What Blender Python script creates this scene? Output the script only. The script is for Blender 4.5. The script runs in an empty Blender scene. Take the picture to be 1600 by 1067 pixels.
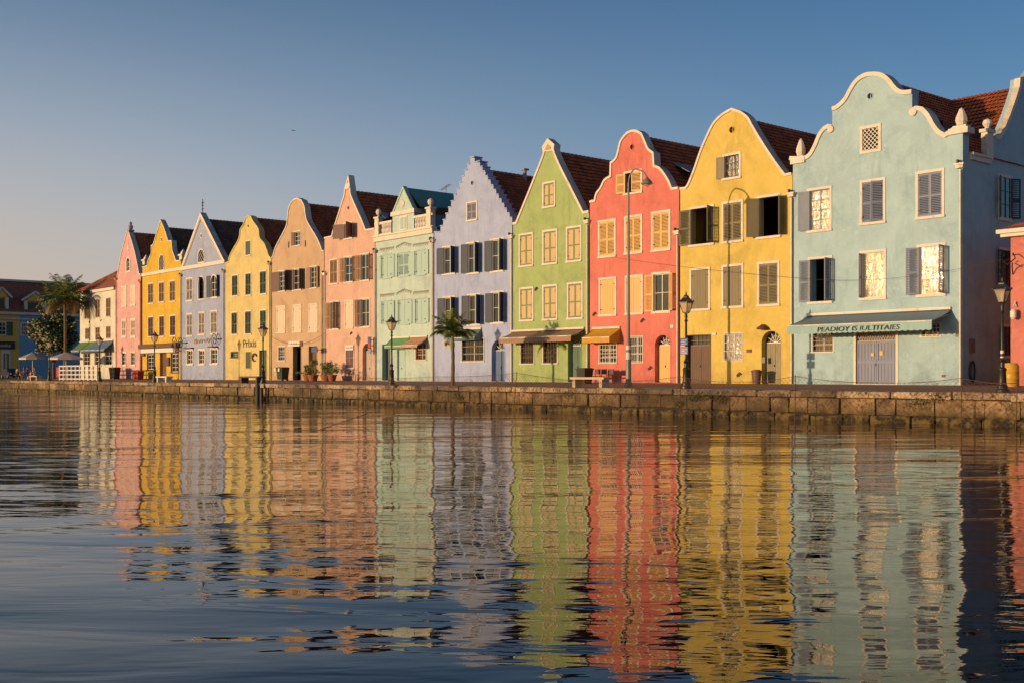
import bpy, bmesh, math, random
from mathutils import Vector, Matrix, noise
from mathutils.geometry import tessellate_polygon
random.seed(7)
sc = bpy.context.scene
# ---------------------------------------------------------------- camera, sky, sun, exposure
HC = 2.13                    # eye height over the water (water surface z = 0)
FPX = 1775.0                 # focal length in pixels of a 1600 px wide frame
TH = math.atan2(.7638, .6455)
cam = bpy.data.cameras.new('camera'); camo = bpy.data.objects.new('camera', cam); sc.collection.objects.link(camo)
cam.lens = FPX / 1600 * 36; cam.sensor_width = 36; cam.clip_start = .1; cam.clip_end = 6000
cam.shift_y = 51.5 / 1600
camo.location = (0, 0, HC); camo.rotation_euler = (math.pi / 2, 0, TH)
sc.camera = camo
SUN_EL = math.radians(4.8)
sdir = Vector((.25, 1, 0)).normalized() * math.cos(SUN_EL) + Vector((0, 0, -math.sin(SUN_EL)))
w = bpy.data.worlds.new('World'); sc.world = w; w.use_nodes = True
wn = w.node_tree.nodes; wl = w.node_tree.links; bg = wn['Background']
sky = wn.new('ShaderNodeTexSky'); sky.sky_type = 'NISHITA'; sky.sun_disc = False
sky.sun_elevation = SUN_EL; sky.sun_rotation = math.atan2(-sdir.x, -sdir.y)
sky.air_density = 1.0; sky.dust_density = 1.2; sky.ozone_density = 2.0
tc = wn.new('ShaderNodeTexCoord'); nz = wn.new('ShaderNodeVectorMath'); nz.operation = 'NORMALIZE'; wl.new(tc.outputs['Generated'], nz.inputs[0])
sp = wn.new('ShaderNodeSeparateXYZ'); wl.new(nz.outputs[0], sp.inputs[0])
dt = wn.new('ShaderNodeVectorMath'); dt.operation = 'DOT_PRODUCT'; wl.new(nz.outputs[0], dt.inputs[0]); dt.inputs[1].default_value = Vector((-sdir.x, -sdir.y, 0)).normalized()
def wmath(op, a, b=0):
    n = wn.new('ShaderNodeMath'); n.operation = op
    for i, v in enumerate((a, b)):
        if isinstance(v, (int, float)): n.inputs[i].default_value = v
        else: wl.new(v, n.inputs[i])
    return n.outputs[0]
# low evening haze: strongest at the horizon and on the sunward half of the sky
zz = wmath('MAXIMUM', sp.outputs[2], 0)
mr = wn.new('ShaderNodeMapRange'); mr.interpolation_type = 'SMOOTHSTEP'; wl.new(dt.outputs['Value'], mr.inputs[0]); mr.inputs[1].default_value = -.85; mr.inputs[2].default_value = .15
def gauss(wd): q_ = wmath('DIVIDE', zz, wd); return wmath('EXPONENT', wmath('MULTIPLY', wmath('MULTIPLY', q_, q_), -1))
fa = wmath('MULTIPLY', gauss(.25), wmath('ADD', wmath('MULTIPLY', mr.outputs[0], .62), .38)); fb = wmath('MULTIPLY', gauss(.175), wmath('POWER', mr.outputs[0], 1.1))
tint = wn.new('ShaderNodeMix'); tint.data_type = 'RGBA'; tint.blend_type = 'MULTIPLY'; sw = wn.new('ShaderNodeMapRange'); sw.interpolation_type = 'SMOOTHSTEP'; wl.new(dt.outputs['Value'], sw.inputs[0]); sw.inputs[1].default_value = .1; sw.inputs[2].default_value = .85; sw.inputs[3].default_value = 1; sw.inputs[4].default_value = 0; wl.new(sw.outputs[0], tint.inputs[0]); wl.new(sky.outputs[0], tint.inputs[6]); tint.inputs[7].default_value = (.25, .55, .86, 1)
ha = wn.new('ShaderNodeMix'); ha.data_type = 'RGBA'; wl.new(wmath('MULTIPLY', fa, sw.outputs[0]), ha.inputs[0]); wl.new(tint.outputs[2], ha.inputs[6]); ha.inputs[7].default_value = (2.6, 3.5, 4.6, 1)
hc = wn.new('ShaderNodeMix'); hc.data_type = 'RGBA'; wl.new(wmath('MULTIPLY', fb, sw.outputs[0]), hc.inputs[0]); wl.new(ha.outputs[2], hc.inputs[6]); hc.inputs[7].default_value = (3.6, 2.65, 1.75, 1)
wl.new(hc.outputs[2], bg.inputs[0]); bg.inputs[1].default_value = .15
sun = bpy.data.lights.new('sun', 'SUN'); sun.energy = 3.8; sun.angle = math.radians(.6); sun.color = (1, .66, .365)
suno = bpy.data.objects.new('sun', sun); sc.collection.objects.link(suno)
suno.rotation_euler = sdir.to_track_quat('-Z', 'Y').to_euler(); suno.location = (-20, -40, 30)
sc.view_settings.view_transform = 'Standard'; sc.view_settings.look = 'None'
sc.view_settings.exposure = 0.18; sc.view_settings.gamma = 1
sc.view_settings.use_curve_mapping = False
# ---------------------------------------------------------------- places: the photograph's perspective
PF = 55.0                    # facades stand on the line y = PF, the quay edge on y = PQ
PQ = 45.5
ZF = HC - .54
SL = .0246
def gz(y): return ZF - max(0, (PF - y)) * SL if y > PQ - .5 else 0
def dirs(px):
    t = (px - 800) / FPX
    return -.7638 + .6455 * t, .6455 + .7638 * t
def P(px, py, p=PF):
    dx, dy = dirs(px); D = p / dy
    return p * dx / dy, HC + (585 - py) / FPX * D
def PX(px, p=PF): return P(px, 0, p)[0]
def SD(px, py, X):           # a point on the plane x = X
    dx, dy = dirs(px); y = X * dy / dx; D = y / dy
    return y, HC + (585 - py) / FPX * D
def GR(px, py):              # a point on the water
    D = FPX * HC / (py - 585); dx, dy = dirs(px); return dx * D, dy * D
def CR(ox, oy, s, pts): return [(ox + a / s, oy + b / s) for a, b in pts]
# ---------------------------------------------------------------- materials
def lin(c): return tuple(((v / 255) / 12.92 if v / 255 <= .04045 else ((v / 255 + .055) / 1.055) ** 2.4) for v in c)
class NT:
    def __init__(s, name):
        s.m = bpy.data.materials.new(name); s.m.use_nodes = True
        s.n = s.m.node_tree.nodes; s.l = s.m.node_tree.links; s.b = s.n['Principled BSDF']
    def node(s, t, ins=None, **kw):
        n = s.n.new(t)
        for k, v in kw.items(): setattr(n, k, v)
        for k, v in (ins or {}).items():
            if isinstance(v, bpy.types.NodeSocket): s.l.new(v, n.inputs[k])
            else: n.inputs[k].default_value = v
        return n
    def coord(s, scale=(1, 1, 1), kind='Object', rot=(0, 0, 0)):
        t = s.node('ShaderNodeTexCoord') if kind != 'Pos' else s.node('ShaderNodeNewGeometry')
        o = t.outputs['Position'] if kind == 'Pos' else t.outputs[kind]
        m = s.node('ShaderNodeMapping', {'Vector': o, 'Scale': scale, 'Rotation': rot}); return m.outputs[0]
    def noise(s, vec, scale, detail=4, rough=.55, dist=0):
        return s.node('ShaderNodeTexNoise', {'Vector': vec, 'Scale': scale, 'Detail': detail, 'Roughness': rough, 'Distortion': dist}).outputs[0]
    def ramp(s, fac, a, b, c0=(0, 0, 0, 1), c1=(1, 1, 1, 1)):
        r = s.node('ShaderNodeValToRGB', {'Fac': fac}); e = r.color_ramp.elements
        e[0].position = a; e[1].position = b; e[0].color = c0; e[1].color = c1; return r.outputs[0]
    def mix(s, fac, a, b, mode='MIX'):
        n = s.node('ShaderNodeMix', data_type='RGBA', blend_type=mode)
        for i, v in ((0, fac), (6, a), (7, b)):
            if isinstance(v, bpy.types.NodeSocket): s.l.new(v, n.inputs[i])
            else: n.inputs[i].default_value = v if i == 0 else (tuple(v) + (1,) if len(v) == 3 else v)
        return n.outputs[2]
    def bump(s, h, strength=.3, dist=.02, nrm=None):
        n = s.node('ShaderNodeBump', {'Height': h, 'Strength': strength, 'Distance': dist})
        if nrm: s.l.new(nrm, n.inputs['Normal'])
        return n.outputs[0]
    def out(s, col=None, rough=.7, nrm=None, **kw):
        if col is not None:
            if isinstance(col, bpy.types.NodeSocket): s.l.new(col, s.b.inputs['Base Color'])
            else: s.b.inputs['Base Color'].default_value = tuple(col) + (1,)
        if isinstance(rough, bpy.types.NodeSocket): s.l.new(rough, s.b.inputs['Roughness'])
        else: s.b.inputs['Roughness'].default_value = rough
        if nrm: s.l.new(nrm, s.b.inputs['Normal'])
        for k, v in kw.items(): s.b.inputs[k.replace('_', ' ')].default_value = v
        return s.m
MAT = {}
ILL = (1.80, 1.31, .84)       # what the low sun and sky give a white wall here: turns a pixel colour into a base colour
def base(c): return tuple(max(.005, min(.82, a / b)) for a, b in zip(lin(c), ILL))
def mulm(t, a, b): return t.node('ShaderNodeMath', {0: a, 1: b}, operation='MULTIPLY').outputs[0]
def plaster(name, c, dirt=.25, rel=1):
    if name in MAT: return MAT[name]
    t = NT(name); b = base(c); v = t.coord(kind='Pos')
    n1 = t.noise(v, .75, 7, .68); n2 = t.noise(t.coord((2.2, 2.2, .35), 'Pos'), 1.1, 5, .65); n3 = t.noise(v, 7, 4, .6)
    dk = tuple(x * .72 for x in b); lt = tuple(min(.85, x * 1.12 + .02) for x in b)
    c1 = t.mix(t.ramp(n1, .35, .68), b, lt)
    c1 = t.mix(t.ramp(t.noise(v, .42, 6, .72, .8), .50, .68), c1, tuple(x * (.84 if i < 2 else .90) for i, x in enumerate(b)))
    c1 = t.mix(t.ramp(t.noise(v, 2.6, 6, .75, .5), .55, .64), c1, tuple(min(.85, x * 1.08 + .03) for x in b))
    c2 = t.mix(mulm(t, t.ramp(n2, .50, .80), t.ramp(t.noise(v, .35, 3), .38, .62)), c1, dk)                      # rain streaks
    c3 = t.mix(t.ramp(n3, .62, .78), c2, tuple(x * .88 for x in b))
    # worn and stained plinth, flaked spots
    sep = t.node('ShaderNodeSeparateXYZ', {0: t.coord(kind='Pos')})
    hgt = t.node('ShaderNodeMapRange', {0: sep.outputs[2], 1: ZF, 2: ZF + 1.5, 3: 1, 4: 0}).outputs[0]
    st = t.node('ShaderNodeMath', {0: hgt, 1: t.ramp(t.noise(v, 1.9, 5, .7), .42, .66)}, operation='MULTIPLY').outputs[0]
    c4 = t.mix(st, c3, tuple(x * .55 + .03 for x in b))
    c5 = t.mix(t.ramp(t.noise(v, 3.1, 6, .75), .70, .715), c4, tuple(x * .5 + .12 for x in b))
    h = t.node('ShaderNodeMath', {0: t.noise(v, 1.6, 5, .6), 1: t.noise(v, 22, 3, .6)}, operation='ADD').outputs[0]
    MAT[name] = t.out(c5, .88, t.bump(h, .55 * rel, .03)); return MAT[name]
def paint(name, c, rough=.55, var=.2, sc_=3, real=None):
    if name in MAT: return MAT[name]
    t = NT(name); b = real or base(c); v = t.coord((1, 1, .4), 'Pos')
    col = t.mix(t.ramp(t.noise(v, sc_, 5, .65), .35, .75), b, tuple(x * (1 - var) for x in b))
    col = t.mix(t.ramp(t.noise(v, sc_ * 6, 4, .7), .62, .74), col, tuple(x * (1 - var * 1.4) + .01 for x in b))
    MAT[name] = t.out(col, rough, t.bump(t.noise(v, 30, 3), .15, .01)); return MAT[name]
def flat(name, real, rough=.6, **kw):
    if name in MAT: return MAT[name]
    t = NT(name); v = t.coord(kind='Pos')
    col = t.mix(t.ramp(t.noise(v, 6, 4), .3, .75), real, tuple(x * .75 for x in real))
    MAT[name] = t.out(col, rough, **kw); return MAT[name]
def stone_mat(name, ca, cb, moss, wet=0):
    t = NT(name); v = t.coord(kind='Pos'); r = t.node('ShaderNodeObjectInfo').outputs['Random']
    n = t.noise(v, 2.3, 6, .7); col = t.mix(t.ramp(n, .32, .68), ca, cb)
    tint = t.node('ShaderNodeMapRange', {0: r, 1: 0, 2: 1, 3: .55, 4: 1.35}).outputs[0]
    col = t.mix(1, col, t.node('ShaderNodeCombineColor', {0: tint, 1: tint, 2: tint}).outputs[0], 'MULTIPLY')
    col = t.mix(t.ramp(t.noise(v, 6, 6, .75), .50, .62), col, (.05, .032, .018))
    col = t.mix(t.ramp(t.noise(v, .9, 5, .7), .48, .62), col, t.mix(1, col, (.42, .38, .36), 'MULTIPLY'))
    # long darker and long paler stretches along the quay
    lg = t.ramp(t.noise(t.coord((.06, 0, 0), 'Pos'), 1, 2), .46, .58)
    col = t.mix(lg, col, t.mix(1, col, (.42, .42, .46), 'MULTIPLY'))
    sep = t.node('ShaderNodeSeparateXYZ', {0: t.coord(kind='Pos')})
    low = t.node('ShaderNodeMapRange', {0: sep.outputs[2], 1: .12, 2: 1.15, 3: 1, 4: 0}).outputs[0]
    g = t.node('ShaderNodeMath', {0: low, 1: t.ramp(t.noise(v, 1.7, 5, .7), .3, .62)}, operation='MULTIPLY').outputs[0]
    col = t.mix(g, col, moss)
    low2 = t.node('ShaderNodeMapRange', {0: sep.outputs[2], 1: .26, 2: .62, 3: 1, 4: 0}).outputs[0]
    col = t.mix(low2, col, t.mix(t.ramp(t.noise(v, 3, 5), .45, .6), (.022, .016, .008), (.16, .11, .03)))
    h = t.node('ShaderNodeMath', {0: t.noise(v, 5, 6, .7), 1: t.noise(v, 30, 4, .7)}, operation='ADD').outputs[0]
    return t.out(col, .85 - wet * .3, t.bump(h, .9, .06))
def tile_mat(name, ca, cb, cc):
    t = NT(name); uv = t.coord(kind='UV')
    fl = t.node('ShaderNodeVectorMath', {0: uv}, operation='FLOOR').outputs[0]
    wnz = t.node('ShaderNodeTexWhiteNoise', {'Vector': fl}).outputs[0]
    v = t.coord(kind='Pos')
    col = t.mix(wnz, ca, cb); col = t.mix(t.ramp(t.noise(v, .9, 5, .7), .5, .7), col, cc)
    return t.out(col, .8, t.bump(t.noise(v, 18, 3), .3, .02))
def trim_mat():
    t = NT('white painted plaster trim'); v = t.coord(kind='Pos'); b = (.64, .60, .53)
    col = t.mix(t.ramp(t.noise(v, 1.2, 6, .7), .4, .7), b, (.58, .52, .43))
    col = t.mix(t.ramp(t.noise(t.coord((1, 1, .5), 'Pos'), 3.5, 6, .75), .56, .72), col, (.36, .31, .25))
    # soot and lichen settle on upward faces
    g = t.node('ShaderNodeNewGeometry'); sp_ = t.node('ShaderNodeSeparateXYZ', {0: g.outputs['Normal']})
    up = t.ramp(sp_.outputs[2], .35, .9); col = t.mix(mulm(t, up, t.ramp(t.noise(v, 2.3, 5, .7), .35, .6)), col, (.17, .15, .12))
    return t.out(col, .8, t.bump(t.noise(v, 9, 5, .7), .35, .03))
M = dict(
 trim=trim_mat(),
 trimw=paint('white window paint', (250, 235, 210), .5, .1, real=(.66, .63, .57)),
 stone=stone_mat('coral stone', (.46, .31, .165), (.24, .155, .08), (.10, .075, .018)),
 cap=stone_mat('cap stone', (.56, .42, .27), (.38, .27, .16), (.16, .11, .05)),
 mortar=flat('dark mortar', (.03, .024, .016), .9),
 iron=flat('black iron', (.022, .02, .018), .45),
 steel=flat('galvanised steel', (.20, .19, .17), .4),
 rust=flat('rusty steel', (.11, .055, .03), .8),
 dark=flat('dark room', (.02, .015, .012), .9),
 tile=tile_mat('clay pan tiles', (.58, .14, .045), (.30, .075, .03), (.18, .06, .03)),
 tiled=tile_mat('old dark pan tiles', (.26, .12, .07), (.12, .06, .04), (.06, .04, .034)),
 tilel=tile_mat('bright clay tiles', (.48, .14, .05), (.34, .09, .04), (.24, .07, .04)),
 teal=paint('teal roof coating', (60, 110, 110), .7, .3, 1, real=(.11, .27, .25)),
 ridge=flat('ridge mortar', (.22, .15, .12), .9),
 lead=flat('grey coping', (.30, .29, .29), .8),
 wood=paint('brown varnished wood', (110, 70, 50), .6, .35, real=(.13, .07, .045)),
 wood2=paint('weathered planks', (170, 150, 110), .8, .35, 2, real=(.30, .27, .17)),
 bark=flat('palm bark', (.16, .11, .07), .9),
 curtain=flat('cream glare cloth', (.80, .66, .42), .9),  # pale cloth added behind aqua house panes to imitate bright sky reflection
 gold=flat('dull gold', (.45, .30, .12), .5),
 ink=flat('black lettering', (.03, .03, .032), .6),
 soil=flat('soil', (.05, .035, .02), .95),
 interior=flat('brown room walls', (.10, .065, .04), .9),
 pot=flat('terracotta', (.30, .10, .045), .85),
)
def glass(name, c, rough, ior):
    t = NT(name); v = t.coord(kind='Pos')
    MAT[name] = t.out(c, rough, t.bump(t.noise(v, 3.5, 3), .35, .03), IOR=ior); return MAT[name]
M['glass'] = glass('window glass', (.02, .02, .022), .04, 1.8)
t = NT('clear old glass'); v = t.coord(kind='Pos')
tr = t.node('ShaderNodeBsdfTransparent', {0: (.92, .9, .85, 1)}); gl = t.node('ShaderNodeBsdfGlossy', {0: (1, 1, 1, 1), 1: .03, 'Normal': t.bump(t.noise(v, 4, 4, .6, 1.0), .8, .06)})
mx = t.node('ShaderNodeMixShader', {0: .3, 1: tr.outputs[0], 2: gl.outputs[0]}); t.l.new(mx.outputs[0], t.n['Material Output'].inputs[0]); M['clear'] = t.m
t = NT('lamp glass'); tr = t.node('ShaderNodeBsdfTransparent', {0: (.95, .88, .75, 1)}); gl = t.node('ShaderNodeBsdfPrincipled'); gl.inputs['Base Color'].default_value = (.6, .5, .36, 1); gl.inputs['Roughness'].default_value = .25
mx = t.node('ShaderNodeMixShader', {0: .5, 1: tr.outputs[0], 2: gl.outputs[0]}); t.l.new(mx.outputs[0], t.n['Material Output'].inputs[0]); M['lampglass'] = t.m
def leafmat(name, a, b):
    t = NT(name); r = t.noise(t.coord(kind='Pos'), 2.2, 4); r2 = t.noise(t.coord(kind='Pos'), 14, 2)
    c = t.mix(t.ramp(r, .35, .65), a, b); c = t.mix(t.ramp(r2, .4, .65), c, tuple(x * .6 for x in a))
    return t.out(c, .5, Transmission_Weight=0, Subsurface_Weight=0)
M['leaf'] = leafmat('dark leaves', (.06, .095, .025), (.12, .15, .04))
M['palm'] = leafmat('palm leaves', (.14, .20, .045), (.27, .28, .08))
M['palmy'] = leafmat('dry palm leaves', (.22, .14, .035), (.30, .17, .04))
M['moss'] = leafmat('wall weeds', (.045, .06, .015), (.08, .08, .02))
M['flower'] = flat('white petals', (.75, .68, .55), .8)
# ---------------------------------------------------------------- mesh builder
C = sc.collection; WLOC = {}
class MB:
    def __init__(s): s.v = []; s.f = []; s.m = []; s.X = None; s.uv = None
    def add(s, vs, fs, mat=0):
        o = len(s.v); s.v += [tuple(s.X @ Vector(p)) if s.X else tuple(p) for p in vs]
        s.f += [tuple(o + i for i in f) for f in fs]; s.m += [mat] * len(fs)
    def box(s, x0, x1, y0, y1, z0, z1, mat=0):
        x0, x1 = sorted((x0, x1)); y0, y1 = sorted((y0, y1)); z0, z1 = sorted((z0, z1))
        s.add([(x0, y0, z0), (x1, y0, z0), (x1, y1, z0), (x0, y1, z0), (x0, y0, z1), (x1, y0, z1), (x1, y1, z1), (x0, y1, z1)],
              [(0, 3, 2, 1), (4, 5, 6, 7), (0, 1, 5, 4), (1, 2, 6, 5), (2, 3, 7, 6), (3, 0, 4, 7)], mat)
    def bar(s, a, b, wd, dp, up=(0, 1, 0), mat=0):                # square bar between two points
        a = Vector(a); b = Vector(b); d = (b - a).normalized(); u = Vector(up); u = (u - d * u.dot(d)).normalized(); r = d.cross(u)
        vs = [p + r * i * wd / 2 + u * j * dp / 2 for p in (a, b) for i, j in ((-1, -1), (1, -1), (1, 1), (-1, 1))]
        s.add(vs, [(0, 1, 2, 3), (7, 6, 5, 4), (0, 4, 5, 1), (1, 5, 6, 2), (2, 6, 7, 3), (3, 7, 4, 0)], mat)
    def tube(s, pts, rs, n=8, mat=0, cap=True):
        pts = [Vector(p) for p in pts]; rs = rs if isinstance(rs, (list, tuple)) else [rs] * len(pts); vs = []; fs = []
        up = Vector((.13, .31, .95)).normalized()
        for i, p in enumerate(pts):
            d = (pts[min(i + 1, len(pts) - 1)] - pts[max(i - 1, 0)]).normalized()
            if abs(d.dot(up)) > .98: up = Vector((1, .2, 0)).normalized()
            a = d.cross(up).normalized(); b = d.cross(a)
            vs += [p + (a * math.cos(k * 2 * math.pi / n) + b * math.sin(k * 2 * math.pi / n)) * rs[i] for k in range(n)]
        for i in range(len(pts) - 1):
            for k in range(n): fs.append((i * n + k, i * n + (k + 1) % n, (i + 1) * n + (k + 1) % n, (i + 1) * n + k))
        if cap: fs += [tuple(range(n)), tuple(range((len(pts) - 1) * n, len(pts) * n))[::-1]]
        s.add(vs, fs, mat)
    def lathe(s, c, prof, n=12, mat=0, rot=0):
        vs = []; fs = []
        for r, z in prof: vs += [(c[0] + r * math.cos(rot + k * 2 * math.pi / n), c[1] + r * math.sin(rot + k * 2 * math.pi / n), c[2] + z) for k in range(n)]
        for i in range(len(prof) - 1):
            for k in range(n): fs.append((i * n + k, i * n + (k + 1) % n, (i + 1) * n + (k + 1) % n, (i + 1) * n + k))
        fs += [tuple(range(n))[::-1], tuple(range((len(prof) - 1) * n, len(prof) * n))]
        s.add(vs, fs, mat)
    def prism(s, poly, y0, y1, mat=0, back=True):                  # polygon in x,z extruded along y
        tri = tessellate_polygon([[Vector((a, b, 0)) for a, b in poly]]); n = len(poly)
        s.add([(a, y0, b) for a, b in poly] + [(a, y1, b) for a, b in poly],
              [t for t in tri] + ([tuple(i + n for i in t[::-1]) for t in tri] if back else []) +
              [(i, (i + 1) % n, (i + 1) % n + n, i + n) for i in range(n)], mat)
    def build(s, name, mats, parent=None, smooth=False, origin=None, fix=True):
        me = bpy.data.meshes.new(name)
        xs = [v[0] for v in s.v]; ys = [v[1] for v in s.v]; zs = [v[2] for v in s.v]
        o = Vector(origin) if origin else Vector(((min(xs) + max(xs)) / 2, (min(ys) + max(ys)) / 2, min(zs)))
        me.from_pydata([(a - o.x, b - o.y, c - o.z) for a, b, c in s.v], [], s.f)
        if not isinstance(mats, (list, tuple)): mats = [mats]
        for m_ in mats: me.materials.append(m_)
        me.polygons.foreach_set('material_index', s.m)
        if s.uv:
            l = me.uv_layers.new(name='UVMap')
            for p in me.polygons:
                for li, u in zip(p.loop_indices, s.uv[p.index]): l.data[li].uv = u
        if fix:
            bm = bmesh.new(); bm.from_mesh(me); bmesh.ops.recalc_face_normals(bm, faces=bm.faces); bm.to_mesh(me); bm.free()
        if smooth:
            me.polygons.foreach_set('use_smooth', [True] * len(me.polygons))
            try: me.set_sharp_from_angle(angle=math.radians(35))
            except Exception: pass
        ob = bpy.data.objects.new(name, me); C.objects.link(ob); place(ob, o, parent); return ob
def place(ob, o, parent=None):
    WLOC[ob.name] = Vector(o)
    if parent: ob.parent = parent; ob.location = Vector(o) - WLOC[parent.name]
    else: ob.location = o
def thing(name, loc, label, cat, group=None):
    o = bpy.data.objects.new(name, None); o.empty_display_size = .3; C.objects.link(o); place(o, loc)
    return tag(o, label, cat, group)
def tag(o, label, cat, group=None, kind=None):
    if label: o['label'] = label
    if cat: o['category'] = cat
    if group: o['group'] = group
    if kind: o['kind'] = kind
    return o
def struct(o, kind='structure'): o['kind'] = kind; return o
def dup(root, loc, label, rotz=None):
    r = root.copy(); C.objects.link(r); r.location = loc; r['label'] = label; WLOC[r.name] = Vector(loc)
    if rotz is not None: r.rotation_euler.z = rotz
    def kids(a, b):
        for ch in list(a.children):
            c = ch.copy(); C.objects.link(c); c.parent = b; WLOC[c.name] = WLOC[ch.name]; kids(ch, c)
    kids(root, r); return r
def lettering(name, txt, mat, parent, x0, x1, y, z0, z1, depth=.01, slope=0, shear=0, rotz=0, font_fill=True):
    cu = bpy.data.curves.new('t', 'FONT'); cu.body = txt; cu.extrude = .01; cu.shear = shear; cu.resolution_u = 3
    o = bpy.data.objects.new('t', cu); C.objects.link(o); bpy.context.view_layer.update()
    me = bpy.data.meshes.new_from_object(o.evaluated_get(bpy.context.evaluated_depsgraph_get()))
    bpy.data.objects.remove(o)
    xs = [v.co.x for v in me.vertices]; ys = [v.co.y for v in me.vertices]
    a, b, c, d = min(xs), max(xs), min(ys), max(ys)
    for v in me.vertices:
        u = (v.co.x - a) / (b - a); h = (v.co.y - c) / (d - c)
        v.co = (u * (x1 - x0), -v.co.z * depth / .01, h * (z1 - z0) + slope * u)
    me.name = name; me.materials.clear(); me.materials.append(mat)
    ob = bpy.data.objects.new(name, me); C.objects.link(ob); place(ob, (x0, y, z0), parent); ob.rotation_euler.z = rotz; return ob
WAT = (.135, .036, .0045, 1.33)
# ---------------------------------------------------------------- house machinery
def spline(pts, sub=4, corner=36):
    n = len(pts); out = []
    V = [Vector(p) for p in pts]; cn = [True] * n
    for i in range(1, n - 1):
        a = (V[i] - V[i - 1]); b = (V[i + 1] - V[i]); cn[i] = math.degrees(a.angle(b)) > corner
    for i in range(n - 1):
        p1, p2 = V[i], V[i + 1]; p0 = p1 * 2 - p2 if cn[i] else V[i - 1]; p3 = p2 * 2 - p1 if cn[i + 1] else V[i + 2]
        if cn[i] and cn[i + 1]: out.append(tuple(p1)); continue
        for k in range(sub):
            t = k / sub; q = .5 * ((2 * p1) + (p2 - p0) * t + (2 * p0 - 5 * p1 + 4 * p2 - p3) * t * t + (3 * p1 - p0 - 3 * p2 + p3) * t ** 3)
            out.append(tuple(q))
    out.append(tuple(V[-1])); return out
def offset(pts, d):                                     # positive d = to the right of travel (downwards for left-to-right)
    V = [Vector(p) for p in pts]; res = []
    for i in range(len(V)):
        a = (V[i] - V[i - 1]).normalized() if i else None; b = (V[i + 1] - V[i]).normalized() if i < len(V) - 1 else None
        na = Vector((a.y, -a.x)) if a else None; nb = Vector((b.y, -b.x)) if b else None
        if na is None: nn = nb
        elif nb is None: nn = na
        else:
            s_ = na + nb; nn = s_.normalized() if s_.length > .2 else na; nn = nn / max(.5, nn.dot(na))
        res.append(tuple(V[i] + nn * d))
    return res
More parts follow.
